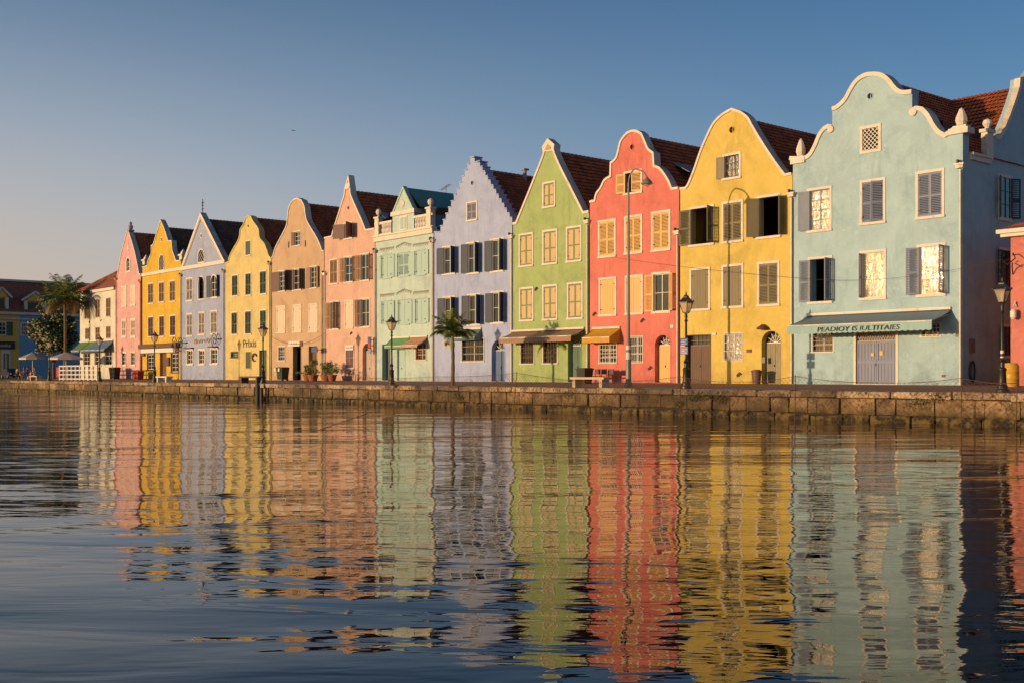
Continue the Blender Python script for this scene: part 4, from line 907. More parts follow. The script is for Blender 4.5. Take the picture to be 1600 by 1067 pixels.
for i in range(2):
    n = 26
    for j in range(n):
        f0, f1 = (j + .25) / n, (j + .75) / n; g_ = lambda L_, f: (L_[i][0] + (L_[i + 1][0] - L_[i][0]) * f, L_[i][1] + (L_[i + 1][1] - L_[i][1]) * f)
        k.prism([g_(c_, f0), g_(c_, f1), g_(d_, f1), g_(d_, f0)], PF - .09, PF - .001)
k.build('dentils', M['trim'], h.r)
zc_ = (P(283, 421)[1] + P(351.5, 410)[1]) / 2; k = MB(); k.box(h.X0 - .05, h.X1 + .05, PF - .14, PF - .001, zc_ - .15, zc_ + .25); k.build('cornice', M['trim'], h.r)
x, z = P(314, 334); k = MB(); k.tube([(x, PF + .2, z), (x, PF + .2, z + 1.6)], .05, 6)
for dz, r_ in ((.5, .3), (.9, .22), (1.2, .3)): k.tube([(x - r_, PF + .2, z + dz), (x + r_, PF + .2, z + dz)], .035, 5); k.lathe((x, PF + .2, z + dz - .08), [(.03, 0), (.1, .08), (.03, .16)], 8)
k.build('weathervane', M['iron'], h.r)

# --- amber
h = House('gabled_house', 'amber yellow house with stepped pointed gable, white cornice and a dark shop front', 222.5, 283, O, near=False); h_o = h.r
h.oculus(252.5, 374.7, 2.6, white=True)
h.win((248.3, 257, 397.5, 423.5), g='lattice', cols=3, arch=True, fw=.12, name='lattice_vent')
for b in ((231, 240.3, 442, 475.5), (248, 257.3, 440, 473.5), (264.7, 274.6, 438, 472.3), (231.2, 240.3, 494.3, 527.3), (248.5, 257.4, 492.8, 526.8), (265.3, 275, 492, 526)): h.win(b, L=0, R=0, lc=brown if b[2] > 480 else taupe, g=None, fw=.13)
h.win((230, 241.5, 551.3, 579), g='sash', cols=2, rows=4, fw=.16, fr=M['wood']); h.win((267.3, 280, 550, 583), g='sash', cols=2, rows=4, fw=.16, fr=M['wood'])
h.door((249.8, 260.3, 549.5, 594), M['wood'], kind='panel', depth=.3, leaves=1)
zc_ = P(252, 543)[1]; k = MB(); k.box(h.X0 + .1, h.X1 - .1, PF - .6, PF - .001, zc_ - .1, zc_ + .45); k.build('shop_cornice', M['wood'], h.r)
k = MB(); k.box(h.X0 + .6, h.X1 - .6, PF - .5, PF - .04, zc_ - .6, zc_ - .12); k.build('shop_fascia', M['trimw'], h.r)
for b in ((222.5, 227.5, 551, 556.5), (262, 266, 558, 572)): x0, x1, z0, z1 = h.rect(b); k = MB(); k.box(x0, x1, PF - .2, PF - .06, z0, z1); k.build('menu_board', M['wood'], h.r)
c0 = lambda p: CR(160, 330, 7.11, p)
h.finish(c0([(445, 622), (500, 605), (508, 560), (532, 500), (545, 470), (545, 385), (565, 375), (600, 262), (648, 98), (690, 190), (735, 332), (772, 328), (780, 430), (800, 490), (822, 552), (868, 548)]), (253, 356), cw=.11, roofm=M['tiled'])
zc_ = P(252, 425)[1]; k = MB(); k.box(h.X0 - .03, h.X1 + .03, PF - .15, PF - .001, zc_ - .2, zc_ + .15); k.build('cornice', M['trim'], h.r)
for px, pb, pt in ((225.5, 414, 400.5), (283.3, 406, 392)):
    x, zb_ = P(px, pb); zt_ = P(px, pt)[1]; k = MB(); k.box(x - .35, x + .35, PF - .1, PF + .6, zb_, zt_ - .6); k.box(x - .5, x + .5, PF - .2, PF + .7, zt_ - .6, zt_ - .4); k.lathe((x, PF + .25, zt_ - .4), [(.4, 0), (.3, .25), (.03, .6)], 4, rot=.785); k.build('gable_pier', M['trim'], h.r)

# --- rose pink, narrow
h = House('gabled_house', 'narrow rose pink house with a plain steep gable and cream shutters', 181.5, 220, P1, near=False)
h.win((197, 204, 401, 426), g='sash', cols=2, rows=3, arch=True, fw=.2)
for i, b in enumerate(((190, 198, 447, 480), (204, 212.2, 446, 478.5), (190, 197.4, 498.5, 528), (204, 212.2, 497.7, 528))): h.win(b, L=0, R=0, lt='plank' if i < 2 else 'louvre', lc=creamw, g=None, fw=.2)
for b in ((190, 197.6, 549, 572), (204, 212, 548.5, 572)): h.win(b, g='sash', cols=2, rows=3, fw=.16)
x, z = P(200.5, 387); k = MB(); k.prism([(x - .3, z), (x, z + .55), (x + .3, z), (x, z - .5)], PF - .05, PF - .001); k.build('diamond_ornament', M['trim'], h.r)
h.pipe(182.5, 437, mat=shm('pink pipe', (215, 130, 110))); h.pipe(220.5, 442, mat=shm('pink pipe', (215, 130, 110)))
h.finish([(181.5, 437), (184, 429), (188, 404), (198.7, 361), (201.5, 361.5), (210.6, 392), (218, 428), (220, 428)], (201, 364), cw=.12)
x, zb_ = P(201, 361); k = MB(); k.box(x - .35, x + .35, PF - .1, PF + .6, zb_ - .1, zb_ + .12); k.lathe((x, PF + .25, zb_ + .12), [(.15, 0), (.3, .2), (.32, .5), (.15, .65), (.22, .85), (.03, 1.05)], 8); k.build('finial', M['lead'], h.r)

# --- cream house with hipped roof
h = House('hipped_house', 'cream house at the far end with low hipped red roof and green and blue awning', 125, 181, CW, near=False); HS['cream'] = h
for b in ((132.6, 139.8, 469, 499.5), (149, 156.6, 467, 497.5), (165.8, 173, 465, 496), (133.3, 140, 512, 531), (149.2, 156.3, 510.5, 530.5), (165.8, 173.2, 509, 529.5)): h.win(b, L=0, R=0, lc=taupe, g=None, fw=.08, fr=CW)
for b in ((130, 141, 549, 573), (147.3, 158.6, 548, 573), (163, 176.3, 546, 573)): h.win(b, g='sash', cols=2, rows=3, fw=.22, fr=CW)
h.awning((125.5, 535.5), (177.3, 532), 108, 162, 546, 3, [shm('green stripe canvas', (110, 135, 75)), shm('blue stripe canvas', (95, 120, 145))], stripes=2, maxp=3.4, label='awning half green and half blue')
ze = (P(125, 461)[1] + P(181, 453)[1]) / 2; zr = ze + 3.6
pts_ = [(125, 0), (181, 0)]
q0, q1 = h.X0, h.X1; poly = [(q0, ZF - .1), (q1, ZF - .1), (q1, ze), (q0, ze)]
loops = [poly] + h.holes; m = MB(); fl = [p for l in loops for p in l]; N = len(fl); tri = tessellate_polygon([[Vector((a, b, 0)) for a, b in l] for l in loops])
fs = [tuple(t_) for t_ in tri]; kk = 0
for l in loops:
    n = len(l); fs += [(kk + i, kk + (i + 1) % n, kk + (i + 1) % n + N, kk + i + N) for i in range(n)]; kk += n
m.add([(a, PF, b) for a, b in fl] + [(a, PF + .4, b) for a, b in fl], fs); m.build('facade_wall', CW, h.r)
k = MB(); k.box(q0, q0 + .3, PF + .401, PF + 12, ZF - .1, ze); k.box(q1 - .3, q1, PF + .401, PF + 12, ZF - .1, ze); k.box(q0 + .3, q1 - .3, PF + 11.7, PF + 12, ZF - .1, ze); k.build('house_walls', CW, h.r)
k = MB(); k.box(q0 - .35, q1, PF - .3, PF + .1, ze, ze + .35); k.box(q0 - .35, q0 + .1, PF + .1, PF + 12, ze, ze + .35); k.build('eaves_cornice', M['trim'], h.r)
a_, b_, yf, yb_ = q0 - .4, q1, PF - .35, PF + 12; hp = 5.8
tl = MB(); tl.add([(a_, yf, ze + .36), (b_, yf, ze + .36), (b_, yf + hp, zr + .9), (a_ + 8.2, yf + hp, zr + .9)], [(0, 1, 2, 3)]); tl.add([(a_, yf, ze + .36), (a_ + 8.2, yf + hp, zr + .9), (a_, yb_, ze + .36)], [(0, 1, 2)]); tl.add([(a_ + 8.2, yf + hp, zr + .9), (b_, yf + hp, zr + .9), (b_, yb_, ze + .36), (a_, yb_, ze + .36)], [(0, 1, 2, 3)])
t = NT('coarse red roof'); v = t.coord(kind='Pos'); wv = t.node('ShaderNodeTexWave', {'Vector': v, 'Scale': 1.0, 'Distortion': .4}, wave_type='BANDS', bands_direction='Z'); c_ = t.mix(wv.outputs[1], (.42, .12, .05), (.24, .07, .035)); c_ = t.mix(t.ramp(t.noise(v, 2, 5), .4, .7), c_, (.15, .055, .035)); M['hip'] = t.out(c_, .85, t.bump(wv.outputs[1], .6, .08))
tl.build('roof', M['hip'], h.r)
k = MB(); k.bar((a_, yf, ze + .42), (a_ + 8.2, yf + hp, zr + .96), .3, .2, (0, 0, 1)); k.build('ridge_cap', M['hip'], h.r)
x, z = P(159, 450); k = MB(); k.box(x - .5, x + .9, PF + 1.2, PF + 2.6, z - .6, z + .35); k.build('roof_hatch', M['trim'], h.r)

# --- brick pink house at the right edge, across the alley
h = House('corner_house', 'brick pink house cut off by the right edge, across the alley from the aqua house', 1578.5, 1800, PR)
k = MB(); zt = P(1579, 371)[1]; x0, x1 = h.X0, h.X1
h.win((1625, 1665, 420, 490), L=0, R=0, lc=dgrn, g=None); h.win((1720, 1760, 410, 485), L=0, R=0, lc=dgrn, g=None)
loops = [[(x0, ZF - .1), (x1, ZF - .1), (x1, zt), (x0, zt)]] + h.holes; m = MB(); fl = [p for l in loops for p in l]; N = len(fl); tri = tessellate_polygon([[Vector((a, b, 0)) for a, b in l] for l in loops]); fs = [tuple(t_) for t_ in tri]; kk = 0
for l in loops:
    n = len(l); fs += [(kk + i, kk + (i + 1) % n, kk + (i + 1) % n + N, kk + i + N) for i in range(n)]; kk += n
m.add([(a, PF, b) for a, b in fl] + [(a, PF + .4, b) for a, b in fl], fs); m.build('facade_wall', PR, h.r)
k = MB(); k.box(x0, x0 + .3, PF + .401, PF + 12, ZF - .1, zt); k.box(x1 - .3, x1, PF + .401, PF + 12, ZF - .1, zt); k.box(x0 + .3, x1 - .3, PF + 11.7, PF + 12, ZF - .1, zt); k.build('house_walls', PR, h.r)
k = MB(); k.box(x0 - .35, x1 + .3, PF - .35, PF + 12.2, zt, zt + .16); k.box(x0 - .5, x1 + .4, PF - .5, PF + 12.3, zt + .16, zt + .36); k.build('eaves_cornice', M['trim'], h.r)
tl = MB(); tl.add([(x0 - .5, PF - .5, zt + .37), (x1 + .4, PF - .5, zt + .37), (x1 + .4, PF + 6, zt + 3), (x0 + 6, PF + 6, zt + 3)], [(0, 1, 2, 3)]); tl.add([(x0 - .5, PF - .5, zt + .37), (x0 + 6, PF + 6, zt + 3), (x0 - .5, PF + 12.3, zt + .37)], [(0, 1, 2)]); tl.add([(x0 + 6, PF + 6, zt + 3), (x1 + .4, PF + 6, zt + 3), (x1 + .4, PF + 12.3, zt + .37), (x0 - .5, PF + 12.3, zt + .37)], [(0, 1, 2, 3)]); tl.build('roof', M['hip'], h.r)
x, z = P(1588, 488); k = MB(); k.lathe((x, PF - .3, z - .35), [(.08, 0), (.15, .1), (.15, .38), (.08, .48)], 12); k.tube([(x, PF - .3, z + .27), (x, PF - .1, z + .5), (x, PF, z + .3)], .03, 6); k.build('wall_lamp', M['trimw'], h.r)
x, z = P(1583, 410); k = MB()
k.tube([(x, PF - .03, z + .35), (x + .2, PF - .4, z + .4), (x + .5, PF - .8, z + .1), (x + .2, PF - 1, z - .2), (x - .1, PF - .8, z), (x + .1, PF - .6, z + .1)], .03, 6); k.tube([(x, PF - .03, z - .6), (x + .1, PF - .3, z - .3), (x + .3, PF - .7, z - .1)], .03, 6); k.build('wrought_bracket', M['iron'], h.r)

# open roof lights on the tiled slopes
def skylight(h, px, py, w_=.75, l_=1.1):
    (xe, ze), xc, zr = h.ends[1], h.xc, h.zr; dx, dy = dirs(px); m_ = (zr - ze) / (xc - xe); dz = (585 - py) / FPX
    D = (ze - HC - m_ * xe) / (dz - m_ * dx); p = Vector((dx * D, dy * D, HC + dz * D)); sl = Vector((xc - xe, 0, zr - ze)).normalized(); n_ = Vector((-sl.z, 0, sl.x)); n_ = n_ if n_.z > 0 else -n_
    k = MB(); yv = Vector((0, 1, 0)); c = [p + sl * a + yv * b for a, b in ((-l_ / 2, -w_ / 2), (-l_ / 2, w_ / 2), (l_ / 2, w_ / 2), (l_ / 2, -w_ / 2))]
    k.add([q + n_ * .02 for q in c] + [q + n_ * .12 for q in c], [(3, 2, 1, 0), (4, 5, 6, 7), (0, 1, 5, 4), (1, 2, 6, 5), (2, 3, 7, 6), (3, 0, 4, 7)]); f = k.build('roof_light', M['iron'], h.r)
    k = MB(); t0 = c[2] + n_ * .14; t1 = c[3] + n_ * .14; dn = (-sl * l_ + n_ * .55); k.add([t0, t1, t1 + dn, t0 + dn, t0 + n_ * .04, t1 + n_ * .04, t1 + dn + n_ * .04, t0 + dn + n_ * .04], [(3, 2, 1, 0), (4, 5, 6, 7), (0, 1, 5, 4), (1, 2, 6, 5), (2, 3, 7, 6), (3, 0, 4, 7)]); k.build('sash', M['lead'], f)
skylight(HS['red'], 1071, 272, 1.6, 1.5); skylight(HS['salmon'], 604, 343, 1.5, 1.3)
x, z = P(820, 272.5, 60); k = MB(); k.tube([(x, 60, z - .7), (x, 60, z + .3)], .16, 8); k.box(x - .25, x + .25, 59.75, 60.25, z + .3, z + .42); k.build('vent_pipe', M['lead'], HS['lilac'].r)
# small iron hooks and old fixings left on the walls
for key, px, py in (('red', 1004, 501), ('red', 929, 491), ('red', 1016, 575), ('green', 838, 452), ('salmon', 549, 521), ('yellow', 1155, 585), ('cream', 140, 503), ('cream', 158, 501), ('straw', 367, 503)):
    x, z = P(px, py); k = MB(); k.tube([(x + .22 * math.cos(q * 1.3) * (1 - q * .08), PF - .05, z + .14 * math.sin(q * 1.7)) for q in range(7)], .03, 4); k.tube([(x, PF - .08, z), (x, PF, z)], .04, 5); k.build('wall_hook', M['rust'], HS[key].r)
# curled iron sign brackets between the smaller houses
for px, py in ((341, 531), (278.5, 536), (288, 537)):
    x, z = P(px, py); k = MB(); pts_ = [(x + (.1 + .045 * q) * math.cos(q * .75) , PF - .45, z + (.1 + .055 * q) * math.sin(q * .75)) for q in range(16)]
    k.tube(pts_, .045, 5); k.tube([(x, PF - .45, z), (x + .9, PF - .2, z + .1), (x + .9, PF - .01, z + .1)], .04, 5); k.build('sign_bracket', M['iron'], h_l1 if px > 285 else h_o)
# ---------------------------------------------------------------- setting: water, quay, street
t = NT('harbour water'); v = t.coord(kind='Pos')
def wc(rot, sc_): 
    r_ = t.node('ShaderNodeMapping', {'Vector': t.node('ShaderNodeNewGeometry').outputs['Position'], 'Rotation': (0, 0, -rot)}).outputs[0]
    return t.node('ShaderNodeMapping', {'Vector': r_, 'Scale': sc_}).outputs[0]
swell = t.noise(wc(TH + .15, (.11, .22, 1)), 1.0, 2, .5)
rip = t.noise(wc(TH - .08, (.40, 1.15, 1)), 1.0, 3, .5, .5)
fine = t.noise(wc(TH + .05, (1.1, 4.5, 1)), 1.0, 3, .5, .4)
ptc = t.ramp(t.noise(wc(TH, (.03, .05, 1)), 1.0, 3, .5), .38, .66)
def mul(a, b): return t.node('ShaderNodeMath', {0: a, 1: b}, operation='MULTIPLY').outputs[0]
def add(a, b): return t.node('ShaderNodeMath', {0: a, 1: b}, operation='ADD').outputs[0]
hsum = add(mul(swell, WAT[0]), mul(add(mul(rip, WAT[1]), mul(fine, WAT[2])), add(mul(ptc, .75), .4)))
M['water'] = t.out((.001, .003, .005), .01, t.bump(hsum, 1.0, 1.0), IOR=WAT[3])
m = MB(); m.add([(-900, -500, 0), (400, -500, 0), (400, PQ + .3, 0), (-900, PQ + .3, 0)], [(0, 1, 2, 3)])
struct(m.build('water', M['water'], origin=(0, 0, 0)))
t = NT('brick paving'); v = t.coord(kind='Pos'); bk = t.node('ShaderNodeTexBrick', {'Vector': t.coord((1, 1, 1), 'Pos'), 'Color1': (.36, .18, .095, 1), 'Color2': (.24, .12, .065, 1), 'Mortar': (.05, .04, .03, 1), 'Scale': 1.0, 'Mortar Size': .012, 'Brick Width': .22, 'Row Height': .11})
col = t.mix(t.ramp(t.noise(v, .8, 5), .4, .7), bk.outputs[0], (.20, .11, .065)); M['pave'] = t.out(col, .9, t.bump(bk.outputs[1], .4, -.01))
zq = gz(PQ + .6); m = MB(); nx = 24; ys = [PQ + .6, PF]; vs = []; x0g, x1g = -330, 60
m.add([(x0g, PQ + .6, zq), (x1g, PQ + .6, zq), (x1g, PF, ZF), (x0g, PF, ZF)], [(0, 1, 2, 3)])
struct(m.build('street', M['pave'], origin=(-90, 50, ZF)))
M['earth'] = flat('dusty ground', (.16, .12, .09), .95)
m = MB(); m.add([(-2500, PF, ZF), (1500, PF, ZF), (1500, 3000, ZF), (-2500, 3000, ZF)], [(0, 1, 2, 3)]); struct(m.build('ground', M['earth'], origin=(0, PF, ZF)))
# quay wall: mortar core, and every stone an object
q = MB(); q.box(-330, 60, PQ + .28, PQ + 1.2, -1.2, zq - .02); quay = struct(q.build('quay_wall', M['mortar'], origin=(-90, PQ + .7, -1.2)))
rs = random.Random(5)
def stone_mesh(w_, d_, h_, bev, rough):
    bm = bmesh.new(); bmesh.ops.create_cube(bm, size=1)
    for v_ in bm.verts: v_.co = Vector((v_.co.x * w_, v_.co.y * d_, v_.co.z * h_)) + Vector((rs.uniform(-1, 1), 0, rs.uniform(-1, 1))) * rough * 1.5
    bmesh.ops.bevel(bm, geom=[e for e in bm.edges], offset=bev, segments=1, affect='EDGES', profile=.6)
    for v_ in bm.verts: v_.co += Vector([rs.uniform(-rough, rough) for _ in range(3)])
    me = bpy.data.meshes.new('stone'); bm.to_mesh(me); bm.free(); return me
XR, XL = -8.0, -172.0
def course(z0, z1, wlo, whi, y, d, mat, rough, gap=.025, name='stone'):
    x = XR; n = 0; zc = (z0 + z1) / 2
    while x > XL:
        f = 1 + max(0, (-x - 60) / 90) * .55
        w_ = rs.uniform(wlo, whi) * f; me = stone_mesh(w_ - gap, d, z1 - z0 - .02, .03, rough); me.materials.append(mat)
        o = bpy.data.objects.new(name, me); C.objects.link(o); place(o, (x - w_ / 2, y + d / 2 + rs.uniform(-.06, .06), zc + rs.uniform(-.012, .012)), quay)
        o.rotation_euler = (rs.uniform(-.01, .01), rs.uniform(-.006, .006), rs.uniform(-.012, .012)); x -= w_; n += 1
    return n
ztop = gz(PQ)
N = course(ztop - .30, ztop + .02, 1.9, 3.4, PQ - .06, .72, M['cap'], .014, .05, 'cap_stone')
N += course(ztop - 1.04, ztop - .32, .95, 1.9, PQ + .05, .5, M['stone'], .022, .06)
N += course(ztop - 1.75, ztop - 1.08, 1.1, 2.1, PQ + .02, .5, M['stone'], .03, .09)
# weeds growing in the joints
m = MB()
for (px, py) in ((722, 620), (714, 618), (1085, 622), (1095, 620), (1110, 618), (1467, 620), (1434, 628), (890, 616), (1060, 630), (620, 603), (1130, 622)):
    cx_, cz_ = P(px, py, PQ)
    for _ in range(90):
        a = Vector((cx_ + rs.gauss(0, .28), PQ - .06 - abs(rs.gauss(0, .07)), cz_ + rs.gauss(0, .12))); d = Vector((rs.gauss(0, 1), -.5 - rs.random(), rs.gauss(0, 1))).normalized() * rs.uniform(.04, .1); s_ = Vector((rs.gauss(0, 1), 0, rs.gauss(0, 1))).normalized() * .03
        m.add([a - s_, a + d, a + s_, a - d * .5], [(0, 1, 2, 3)])
tag(m.build('weeds', M['moss'], fix=False), 'green weeds sprouting from joints in the quay wall', 'weeds', kind='stuff')

# ---------------------------------------------------------------- street furniture
PL = 46.7
def base_at(px, p): x = PX(px, p); return (x, p, gz(p))
def lamp_build(label):
    r = thing('street_lamp', (0, 0, 0), label, 'street lamp', 'black lantern street lamps along the quay')
    k = MB(); k.lathe((0, 0, 0), [(.30, 0), (.30, .12), (.24, .16), (.24, .30), (.19, .36), (.16, .95), (.19, 1.0), (.19, 1.06), (.11, 1.14), (.10, 1.35), (.15, 1.42), (.10, 1.5), (.075, 1.6), (.055, 3.55), (.10, 3.62), (.06, 3.72), (.09, 3.86), (.06, 3.95), (.04, 4.02)], 12); k.build('post', M['iron'], r, smooth=True, origin=(0, 0, 0))
    k = MB(); z0, z1, a, b = 4.08, 4.62, .14, .30
    for i in range(4):
        an = math.pi / 4 + i * math.pi / 2; c_, s_ = math.cos(an), math.sin(an); k.bar((a * c_ * 1.3, a * s_ * 1.3, z0), (b * c_ * 1.25, b * s_ * 1.25, z1), .03, .03); k.bar((.02 * c_, .02 * s_, 3.98), (a * c_ * 1.3, a * s_ * 1.3, z0), .03, .03)
        an2 = an + math.pi / 2; k.bar((b * c_ * 1.25, b * s_ * 1.25, z1), (b * math.cos(an2) * 1.25, b * math.sin(an2) * 1.25, z1), .04, .05, (0, 0, 1)); k.bar((a * c_ * 1.3, a * s_ * 1.3, z0), (a * math.cos(an2) * 1.3, a * math.sin(an2) * 1.3, z0), .03, .03, (0, 0, 1))
    k.build('lantern_frame', M['iron'], r, origin=(0, 0, 3.98))
    k = MB(); k.lathe((0, 0, 0), [(.46, 4.64), (.30, 4.74), (.20, 4.86), (.17, 4.87), (.17, 4.93), (.12, 4.97), (.04, 5.03), (.05, 5.08), (.012, 5.2)], 4, rot=math.pi / 4)
    for i in range(4): an = math.pi / 4 + i * math.pi / 2; k.lathe((.42 * math.cos(an), .42 * math.sin(an), 4.65), [(.03, 0), (.035, .05), (.005, .1)], 6)
    k.build('lantern_roof', M['iron'], r, origin=(0, 0, 4.64))
    k = MB(); k.lathe((0, 0, 0), [(a * 1.24, z0 + .01), (b * 1.2, z1 - .01)], 4, rot=math.pi / 4); k.build('lantern_glass', M['lampglass'], r, origin=(0, 0, z0), fix=True)
    k = MB(); k.lathe((0, 0, 0), [(.03, 4.1), (.05, 4.2), (.07, 4.3), (.03, 4.45)], 8); k.build('bulb', M['trimw'], r, origin=(0, 0, 4.1))
    return r
lamps = [(1566, .93, 'black lantern street lamp nearest the alley, with white stickers on its post'), (1072, 1, 'black lantern street lamp carrying two blue signs before the yellow house'),
         (612, .98, 'black lantern street lamp in front of the mint house'), (411, 1, 'black lantern street lamp before the straw yellow house, beside the stone bench'),
         (241.5, 1, 'black lantern street lamp before the amber yellow shop front'), (155.5, 1, 'black lantern street lamp beside the green and blue awning'), (77, 1, 'black lantern street lamp under the flowering tree, farthest left')]
L0 = lamp_build(lamps[0][2]); lo_ = []
for i, (px, s_, lb) in enumerate(lamps):
    loc = base_at(px, PL); o = L0 if i == 0 else dup(L0, loc, lb); o.location = loc; WLOC[o.name] = Vector(loc); o.scale = (s_, s_, s_); o.rotation_euler.z = .1 * i; lo_.append(o)
k = MB()
for zz, h_ in ((1.75, .14), (1.5, .12), (1.3, .10)): k.lathe((0, 0, zz), [(.085, 0), (.085, h_)], 10)
s_ = k.build('sticker', M['trimw'], None, origin=(0, 0, 0)); s_.parent = lo_[0]; s_.location = (0, 0, 0)
xs_, ys_, zs_ = base_at(1072, PL)
for i, (py0, py1, mt) in enumerate(((528, 540, flat('blue street sign', (.06, .09, .26))), (541, 554, flat('lilac street sign', (.22, .20, .34))))):
    z1 = P(1072, py0, PL)[1]; z0 = P(1072, py1, PL)[1]; sr = thing('street_sign', (xs_, ys_ - .16, z0), ['blue rectangular sign, upper of two on the lamp post', 'lilac blue rectangular sign, lower of two on the lamp post'][i], 'sign', 'signs on the lamp post')
    k = MB(); k.box(xs_ - .27, xs_ + .27, ys_ - .18, ys_ - .16, z0 + .02, z1 - .02); k.box(xs_ - .06, xs_ + .06, ys_ - .159, ys_ - .05, z0 + .15, z0 + .2); pl_ = k.build('sign_panel', mt, sr)
    k = MB()
    for j in range(3): zz = z0 + .09 + j * .09; k.box(xs_ - .2, xs_ + .2 - .1 * (j % 2), ys_ - .186, ys_ - .181, zz, zz + .025)
    k.build('print_lines', M['trimw'], pl_)
# tall curved lamp
x, y, z = base_at(982, 48.0); ht = P(982, 262, 48)[1] - z; cv = thing('curved_street_lamp', (x, y, z), 'tall bare grey lamp post with curved arm in front of the red house', 'street lamp')
k = MB(); k.lathe((x, y, z), [(.22, 0), (.22, .25), (.17, .3), (.15, 2.4), (.10, 2.5), (.085, 6), (.06, ht - 1.2)], 12)
pts_ = [(x, y, z + ht - 1.25)]
for j in range(11): an = math.pi * (1 - j / 10 * .92); pts_.append((x + .62 + .62 * math.cos(an) + (.25 if j > 5 else 0) * (j - 5) / 5, y, z + ht - 1.0 + .85 * math.sin(an) * (1 if j < 6 else .9)))
k.tube(pts_, .045, 8); k.build('post', M['steel'], cv, smooth=True)
hx, hz_ = pts_[-1][0], pts_[-1][2]
k = MB(); k.lathe((hx, y, hz_ - .35), [(.36, 0), (.34, .05), (.24, .2), (.1, .32), (.06, .42)], 14); k.build('lamp_shade', M['steel'], cv, smooth=True)
k = MB(); k.lathe((hx, y, hz_ - .5), [(.03, 0), (.15, .06), (.18, .14), (.1, .17)], 10); k.build('bulb', M['lampglass'], cv, smooth=True)
k = MB(); k.lathe((x, y, z + 1.5), [(.158, 0), (.156, .5)], 12); k.lathe((x, y, z + 2.15), [(.156, 0), (.155, .25)], 12); k.build('poster_strip', M['trim'], cv)

def bench(px0, px1, p, label, hz=.48, mat=None, back=.5):
    xa, xb = PX(px0, p), PX(px1, p); z = gz(p); r = thing('stone_bench', ((xa + xb) / 2, p, z), label, 'bench', 'stone benches along the quay')
    k = MB(); k.box(xa, xb, p, p + back, z + hz - .13, z + hz); k.build('seat', mat or M['trim'], r)
    for u in (xa + .18, xb - .42): k = MB(); k.box(u, u + .24, p + .05, p + back - .05, z, z + hz - .131); k.build('leg', mat or M['trim'], r)
bst = flat('bench stone', (.52, .42, .30), .85); bst2 = flat('dark weathered bench', (.09, .07, .055), .85)
bench(890, 943, 46.0, 'pale stone slab bench before the green house, next to the black tub', .62, bst, .7)
bench(243, 260, 46.1, 'small white stone bench before the amber house lamp', .6, M['trim'], .7)
bench(373, 402, 46.1, 'dark weathered stone bench before the straw yellow house', .62, bst2, .8)
bench(45.5, 57, 46.1, 'pale stone bench at the far left where people gather', .62, bst, .7)

def bin_(px0, px1, p, h_, label, mat, lid=None, wheels=True, name='wheeled_bin', cat='bin'):
    xa, xb = PX(px0, p), PX(px1, p); z = gz(p); w_ = abs(xb - xa) * (.64 if wheels else .8); xc = (xa + xb) / 2; r = thing(name, (xc, p, z), label, cat, 'bins and tubs along the street')
    k = MB(); a, b = w_ * .40, w_ * .5; d = min(w_, .8) * .5; zb = z + (.1 if wheels else 0)
    k.add([(xc - a, p - d * .8, zb), (xc + a, p - d * .8, zb), (xc + a, p + d * .8, zb), (xc - a, p + d * .8, zb), (xc - b, p - d, z + h_ - .06), (xc + b, p - d, z + h_ - .06), (xc + b, p + d, z + h_ - .06), (xc - b, p + d, z + h_ - .06)], [(0, 3, 2, 1), (4, 5, 6, 7), (0, 1, 5, 4), (1, 2, 6, 5), (2, 3, 7, 6), (3, 0, 4, 7)])
    k.build('body', mat, r); k = MB(); k.box(xc - b - .04, xc + b + .04, p - d - .05, p + d + .03, z + h_ - .06, z + h_ + .01); k.box(xc - b + .05, xc + b - .05, p - d + .05, p + d - .05, z + h_ + .01, z + h_ + .05); k.build('lid', lid or mat, r)
    if wheels:
        for sx in (-1, 1): k = MB(); k.X = Matrix.Translation((xc + sx * a, p + d * .6, z + .12)) @ Matrix.Rotation(math.pi / 2, 4, 'Y'); k.lathe((0, 0, 0), [(.12, -.03), (.12, .03)], 12); k.build('wheel', M['ink'], r)
    return r
gm = flat('dark green plastic', (.02, .045, .03), .5); bkp = flat('black plastic', (.018, .018, .02), .45)
r = bin_(434.5, 449, 53.6, 1.25, 'dark green wheeled bin with pale stickers by the tan house doorway', gm)
x, z = P(438, 580, 53.6); k = MB(); k.box(x - .35, x - .05, 53.6 - .49, 53.6 - .475, z, z + .3); k.box(x + .4, x + .7, 53.6 - .49, 53.6 - .475, z, z + .3); k.build('sticker', M['trimw'], r)
bin_(172.5, 186, 53.4, 1.45, 'grey black wheeled bin between the cream and rose houses', bkp); bin_(211, 221.5, 53.6, .95, 'red square bin before the rose pink house', flat('red plastic', (.35, .035, .02), .5), wheels=False, name='square_bin')
bin_(905.5, 922, 52.6, 1.0, 'black plastic tub behind the stone bench, by the green door', bkp, wheels=False, name='plastic_tub')
def drum(px, p, r_, h_, label, mat, prof=None, name='drum', cat='bin'):
    x = PX(px, p); z = gz(p); r = thing(name, (x, p, z), label, cat); k = MB(); k.lathe((x, p, z), prof or [(r_ * .95, 0), (r_, .05), (r_, h_ * .33), (r_ * 1.04, h_ * .35), (r_, h_ * .37), (r_, h_ * .64), (r_ * 1.04, h_ * .66), (r_, h_ * .68), (r_, h_ - .08), (r_ * .85, h_)], 18); k.build('body', mat, r, smooth=True)
    k = MB(); k.lathe((x, p, z + h_ + .001), [(r_ * .8, 0), (r_ * .78, .04), (r_ * .3, .06)], 18); k.build('lid', mat, r, smooth=True)
drum(1580, 53.4, .36, 1.08, 'yellow plastic drum at the alley mouth beside the pink wall', flat('yellow plastic', (.60, .33, .03), .4))
drum(1182, 54.3, .3, .8, 'brown tapered bin beside the arched weathered door', M['wood'], [(.22, 0), (.30, .75), (.34, .76), (.34, .8)])

